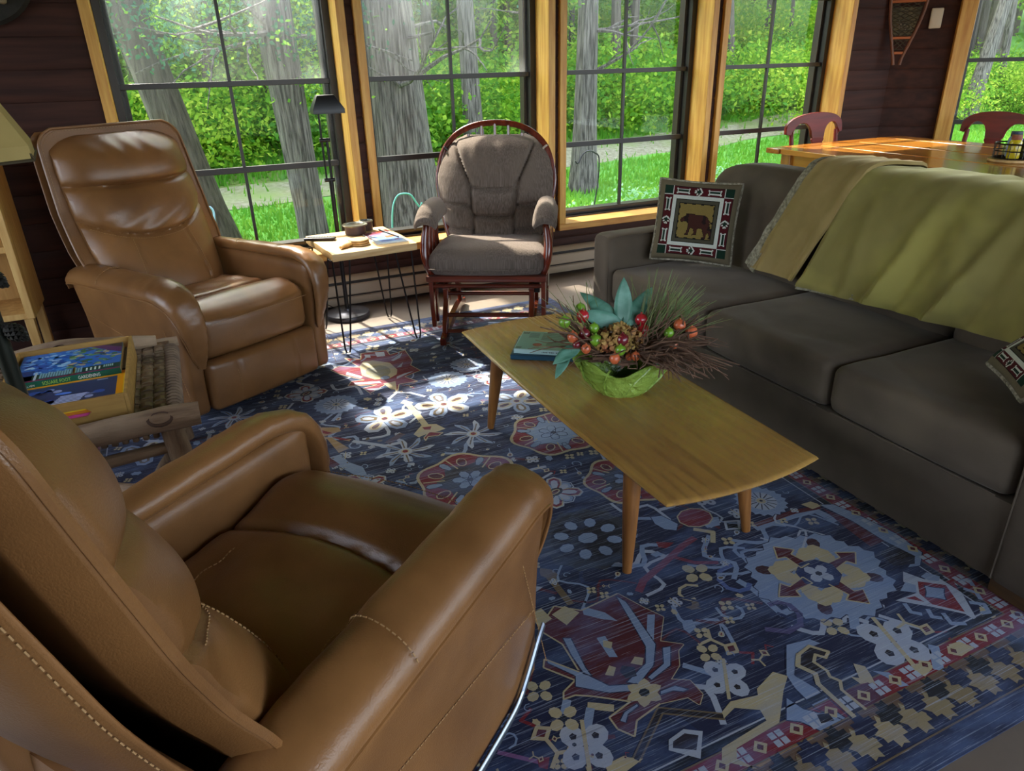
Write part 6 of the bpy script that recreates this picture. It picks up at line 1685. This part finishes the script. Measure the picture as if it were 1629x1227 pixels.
log('side_rail', [(-.145, 2.13, .412), (-.15, 2.3, .41), (-.15, 2.6, .41), (-.155, 2.83, .414)], [.017, .018, .018, .017], M_driftz, (), 12)
log('side_rail', [(-.72, 2.13, .41), (-.72, 2.5, .41), (-.72, 2.84, .412)], [.017, .018, .017], M_driftz, (), 13)
bm = NB(); nx, ny = 14, 20
for i in range(nx):
    x = -.705+(i+.5)*(.54/nx); rings = []
    for k in range(61):
        y = 2.15+.67*k/60; z = .427+.0065*sin(pi*(k/60*ny)+pi*i); rings.append([Vector((x+a*.0165, y, z+b*.0022))-do for a, b in ((-1, -1), (1, -1), (1, 1), (-1, 1))])
    loft(bm, rings)
for j in range(ny):
    y = 2.15+(j+.5)*(.67/ny); rings = []
    for k in range(57):
        x = -.73+.60*k/56; z = .427-.0065*sin(pi*((x+.705)/.54*nx)+pi*j); 
        if x > -.165: z -= 1.2*(x+.165)**1*.5
        rings.append([Vector((x, y+a*.0145, z+b*.0022))-do for a, b in ((-1, -1), (1, -1), (1, 1), (-1, 1))])
    loft(bm, rings)
wv = obj('woven_top', bm, M_hidew, dw, smooth=False)
bm = NB()
for j in range(26):
    y = 2.145+j*.0262; tube(bm, [Vector((-.15+.0235*cos(a), y+.003*sin(a*2), .410+.0235*sin(a)))-do for a in [2*pi*q/12 for q in range(12)]], .0075, 5, cyc=True, flat=.5)
obj('wrapped_edge', bm, M_hidew, dw)
bm = NB()
for j in range(20):
    x = -.70+j*.0275; tube(bm, [Vector((x, 2.135+.022*cos(a), .398+.018*sin(a)))-do for a in [2*pi*q/10 for q in range(10)]], .0085, 5, cyc=True, flat=.5)
obj('wrapped_edge', bm, M_hidew, dw)

# tray
M_tray = pmat('bamboo_tray', '#b08a4a', '#93703a', scale=8, stretch=(.6, 6, 6), rough=.5, detail=5)
TX0, TX1, TY0, TY1, TB, TT = -.605, -.255, 2.165, 2.705, .4365, .522
cx_, cy_2 = (TX0+TX1)/2, (TY0+TY1)/2
tr_ = thing('serving_tray', 'bamboo serving tray with slot handles holding books on the driftwood table', 'tray', (cx_, cy_2, TB), 0)
hx, hy = (TX1-TX0)/2, (TY1-TY0)/2; TH = TT-TB
bm = NB(); box2(bm, (-hx, -hy, 0), (hx, hy, .008)); obj('bottom', bm, M_tray, tr_)
for s in (-1, 1):
    bm = NB(); box2(bm, (s*hx-s*.010, -hy, 0), (s*hx, hy, TH)); obj('side', bm, M_tray, tr_, bev=.0015)
    bm = NB(); ya, yb = s*hy-s*.010, s*hy; sl = [(.075*a, .046+.0125*b) for a, b in ((-1, -1), (1, -1), (1, 1), (-1, 1))]
    box2(bm, (-hx+.010, ya, 0), (hx-.010, yb, .034)); box2(bm, (-hx+.010, ya, .060), (hx-.010, yb, TH)); box2(bm, (-hx+.010, ya, .034), (-.075, yb, .060)); box2(bm, (.075, ya, .034), (hx-.010, yb, .060))
    for q in (-1, 1):
        for b in (.034, .060):
            sgn = 1 if b < .05 else -1
            prism(bm, [(q*.075, b), (q*.062, b), (q*.0665, b+sgn*.004), (q*.071, b+sgn*.0085), (q*.075, b+sgn*.013)], lambda u, v, d: Vector((u, d, v)), ya, yb)
    bmesh.ops.remove_doubles(bm, verts=bm.verts, dist=.0001); obj('handle_end', bm, M_tray, tr_, smooth=False)
# things in the tray
zt0 = TB+.0085
def flat_book(name, label, x0, y0, x1, y1, z, h, colr, rz=0, cat='magazine', group=None):
    t = thing(name, label, cat, ((x0+x1)/2, (y0+y1)/2, z), rz, group); w, d = x1-x0, y1-y0
    bm = NB(); box2(bm, (-w/2, -d/2, 0), (w/2, d/2, h)); obj('cover', bm, pmat('cover_'+colr[1:], colr, rough=.35), t, smooth=False, bev=.0012)
    bm = NB(); box2(bm, (-w/2+.002, d/2-.0008, .0015), (w/2-.002, d/2+.0008, h-.0015)); box2(bm, (w/2-.0008, -d/2+.002, .0015), (w/2+.0008, d/2, h-.0015)); obj('pages', bm, pmat('paper_edges', '#cfc8b8', rough=.9), t, smooth=False)
    return t, w, d
zz = zt0
for (nm, lab, h, c) in (('magazine', 'white-edged magazine at the bottom of the tray, seen through its slot', .010, '#c8c4cf'), ('book', 'purple-spined book in the tray, seen through its slot', .010, '#43287f'), ('book', 'pink-spined book in the tray, seen through its slot', .011, '#d8559a'), ('book', 'orange-spined book in the tray, uppermost seen through its slot', .009, '#e08a2c')):
    flat_book(nm, lab, TX0+.022, TY0+.014, TX1-.020, TY0+.30, zz+.0003, h, c, 0, 'magazine' if nm == 'magazine' else 'book'); zz += h+.0004
# yellow framed magazine at the front
t, w, d = flat_book('magazine', 'yellow-bordered magazine with a dark blue photo at the front of the tray', TX0+.025, TY0+.0125, TX1-.018, TY0+.255, zz+.0004, .006, '#f2c928'); zm = zz+.0068
P_ = [(rc(-w/2+.004, -d/2+.004, w/2-.004, d/2-.004), '#f6cf2c', 0), (rc(-w/2+.022, -d/2+.010, w/2-.022, d/2-.016), '#7c88aa', 1)]
Rm = random.Random(8)
for k in range(26): 
    x, y = Rm.uniform(-w/2+.05, w/2-.05), Rm.uniform(-d/2+.03, d/2-.05); P_.append((ell((x, y), Rm.uniform(.01, .03), Rm.uniform(.005, .014), Rm.uniform(-.4, .4), 8), Rm.choice(('#56689a', '#86a4dc', '#a0c4f8', '#b0bcd8', '#58658a', '#ccd4ee')), 2))
for k in range(11): P_.append((rc(-.058+.004*k, -d/2+.02+k*.010, .022+.003*k, -d/2+.0265+k*.010), '#e0e6fa', 3))
for k in range(6): P_.append((rc(-.118+.002*k, -d/2+.016+k*.011, -.075, -d/2+.024+k*.011), '#dce4fa', 3))
P_.append((rc(.075, d/2-.032, .105, d/2-.024), '#cfd6e8', 3))
pic(t, 'cover_print', P_, .0062)
# garden book behind, spine towards the room
gx0, gx1, gy0, gy1 = TX0+.022, TX1-.030, TY0+.262, TY1-.022
t, w, d = flat_book('book', 'square foot gardening book with a blue-green cover and a dark green spine in the tray', gx0, gy0, gx1, gy1, zt0+.0445, .020, '#1c7468', 0, 'book')
bm = NB(); box2(bm, (-w/2+.005, -d/2-.001, -.0435), (w/2-.005, d/2-.01, 0)); bm.free()
b_, _, _ = flat_book('book', 'thick dark-covered book lying under the gardening book in the tray', gx0+.006, gy0+.045, gx1+.012, gy1, zt0+.0003, .044, '#33323c', 0, 'book')
P_ = [(rc(-w/2+.001, -d/2+.001, w/2-.001, d/2-.001), '#6aaee4', 0)]
for k in range(150):
    u, v = Rm.random(), Rm.random(); x, y = -w/2+.01+u*(w-.02), -d/2+.07+v*(d-.08)
    P_.append((ell((x, y), Rm.uniform(.006, .02), Rm.uniform(.004, .010), Rm.uniform(-1, 1), 7), Rm.choice(('#86c4f0', '#b0d8f4', '#5f9ad8', '#cfe8f8') if u < .5 else ('#7fb08a', '#a9c8a0', '#5fa0a8', '#e0d8c0', '#9a86a8', '#c8dccb')), 1+(k % 4)*.4))
P_ += [([(w/2-.10, d/2-.002), (w/2-.06, d/2-.002), (w/2-.002, d/2-.045), (w/2-.002, d/2-.10)], '#9a6aa8', 3), ([(w/2-.06, d/2-.002), (w/2-.002, d/2-.002), (w/2-.002, d/2-.045)], '#2c3f70', 3), (rc(-w/2+.001, -d/2+.012, w/2-.001, -d/2+.055), '#178a80', 3), (rc(-w/2+.001, -d/2+.001, w/2-.001, -d/2+.010), '#c05a80', 3),
       (rc(-w/2+.001, -d/2+.012, -w/2+.05, -d/2+.1), '#1f86b8', 3), (rc(-w/2+.055, -d/2+.008, -w/2+.062, -d/2+.075), '#d8e4ea', 4), (rc(.012, -d/2+.014, .020, -d/2+.07), '#d8c060', 4)]
for k in range(16): P_.append((rc(-w/2+.07+k*.0075, -d/2+.018, -w/2+.0755+k*.0075, -d/2+.066-(k % 3)*.004), '#bcd8e0', 4))
for k in range(4): P_.append((rc(.05+k*.012, -d/2+.020, .055+k*.012, -d/2+.046), '#e8f0ea', 4))
for k in range(5): P_.append((rc(.10+k*.006, -d/2+.03, .104+k*.006, -d/2+.05), '#cfe8e4', 4))
pic(t, 'cover_print', P_, .0203)
M_gsp = pmat('green_spine', '#17604a', rough=.4); bm = NB(); box2(bm, (-w/2, -d/2-.0012, .0005), (w/2, -d/2, .0195)); obj('spine', bm, M_gsp, t, smooth=False)
M_lime = pmat('lime_lettering', '#a8d05a', rough=.5)
for (tx, sz, xx, m) in (('ALL NEW', .0095, -.098, M_white), ('SQUARE FOOT', .0165, -.050, M_lime), ('GARDENING', .0155, .048, M_white)):
    text(t, 'spine_title', tx, sz, (xx-.02, -d/2-.0014, .0045), (radians(90), 0, 0), m, sx=.70)

# ================================================================ lodge lamp at the left edge
M_gunm = pmat('dark_green_bronze', '#1b211d', '#232a24', scale=4, rough=.35, metal=.5)
LX, LY = -.462, 1.965
ll = thing('lodge_lamp', 'dark bronze lamp with pine cones and a laced tan shade at the left edge', 'floor lamp', (LX, LY, .0075))
bm = NB(); lathe(bm, [(0, 0), (.115, 0), (.12, .008), (.10, .022), (.04, .03), (.025, .05), (0, .05)], 32); obj('base', bm, M_gunm, ll)
bm = NB(); tube(bm, [(0, 0, .03), (0, 0, .5), (0, 0, 1.30)], .019, 16); obj('pole', bm, M_gunm, ll)
M_cone = pmat('dark_pine_cone', '#14130f', '#1e1c16', scale=10, rough=.6)
for (z, a0, off) in ((.815, -.5, .030), (.945, -.35, .018)):
    bm = NB(); c0 = Vector((off*cos(a0), off*sin(a0), z)); ax = Vector((cos(a0)*.75, sin(a0)*.75, -.55)).normalized(); u = ax.orthogonal().normalized(); v = ax.cross(u)
    for ring in range(8):
        t = ring/7; rr = .021*sin(pi*(.12+.82*t))
        for k in range(9):
            a = 2*pi*(k+ring*.5)/9; rd = u*cos(a)+v*sin(a); b = c0+ax*(t*.052-.015)+rd*rr*.4; tip = c0+ax*(t*.052-.009)+rd*rr
            s = rd.cross(ax)*.005; q = [b-s, b+s, tip+s*1.1, tip+ax*.006, tip-s*1.1]
            A_ = [bm.verts.new(p) for p in q]; B_ = [bm.verts.new(p+ax*.003) for p in q]; bm.faces.new(A_); bm.faces.new(B_[::-1])
            for i in range(5): j = (i+1) % 5; bm.faces.new((A_[i], B_[i], B_[j], A_[j]))
    tube(bm, [c0-ax*.02, c0+ax*.038], .008, 6)
    obj('pine_cone', bm, M_cone, ll, smooth=False)
M_shade = pmat('parchment_shade', '#a8945a', '#8f7c48', scale=3, rough=.8)
M_lace = pmat('rawhide_lacing', '#3c3320', rough=.8)
zb, ztp = 1.195, 1.41; nS = 6; rb_, rt_ = .205, .105; sa = radians(-24)
def hexp(r, z, k): a = sa+2*pi*k/nS; return Vector((r*cos(a), r*sin(a), z))
bm = NB(); loft(bm, [[hexp(rb_, zb, k) for k in range(nS)], [hexp(rb_-.002, zb+.03, k) for k in range(nS)], [hexp(rt_, ztp, k) for k in range(nS)]], True, False); sh_ = obj('lamp_shade', bm, M_shade, ll, solid=.002, smooth=False)
bm = NB()
for k in range(nS):
    tube(bm, [hexp(rb_+.002, zb, k), hexp(rt_+.002, ztp, k)], .0035, 5)
    tube(bm, [hexp(rb_+.001, zb, k), hexp(rb_+.001, zb, k+1)], .0035, 5); tube(bm, [hexp(rt_+.001, ztp, k), hexp(rt_+.001, ztp, k+1)], .003, 5)
obj('lacing', bm, M_lace, sh_)
bm = NB()
for k in range(nS):
    a, b = hexp(rb_, zb, k), hexp(rb_, zb, k+1); c, d = hexp(rt_, ztp, k), hexp(rt_, ztp, k+1)
    P4 = lambda u, v: a.lerp(b, u).lerp(c.lerp(d, u), v)*1.006
    for uu in (.14, .86):
        tube(bm, [P4(uu-.05, .06), P4(uu+.05, .24)], .0022, 5); tube(bm, [P4(uu+.05, .06), P4(uu-.05, .24)], .0022, 5)
obj('cross_stitches', bm, M_lace, sh_)

# ================================================================ pine cabinet at the far left wall
M_pinel = pmat('pale_pine', '#cfa868', '#b58a4c', scale=6, stretch=(5, 5, .5), rough=.5, detail=5)
pc = thing('pine_shelf', 'open pale pine shelf unit against the dark wall at the left edge', 'shelf', (-1.06, 4.12, 0))
bm = NB(); box2(bm, (.265, -.17, .29), (.30, .17, 1.02)); obj('side_panel', bm, M_pinel, pc, bev=.003)
bm = NB(); box2(bm, (-.30, -.17, .29), (-.265, .17, 1.02)); obj('side_panel', bm, M_pinel, pc, bev=.003)
bm = NB(); box2(bm, (-.265, .155, .29), (.265, .17, 1.02)); obj('back_panel', bm, M_pinel, pc)
for z in (.305, .63, 1.005):
    bm = NB(); box2(bm, (-.265, -.165, z-.015), (.265, .155, z+.015)); obj('shelf_board', bm, M_pinel, pc, bev=.002)
for sx in (-.27, .27):
    for sy in (-.14, .14):
        bm = NB(); box2(bm, (sx-.02, sy-.02, 0.0), (sx+.02, sy+.02, .292)); obj('leg', bm, M_pinel, pc, bev=.003)
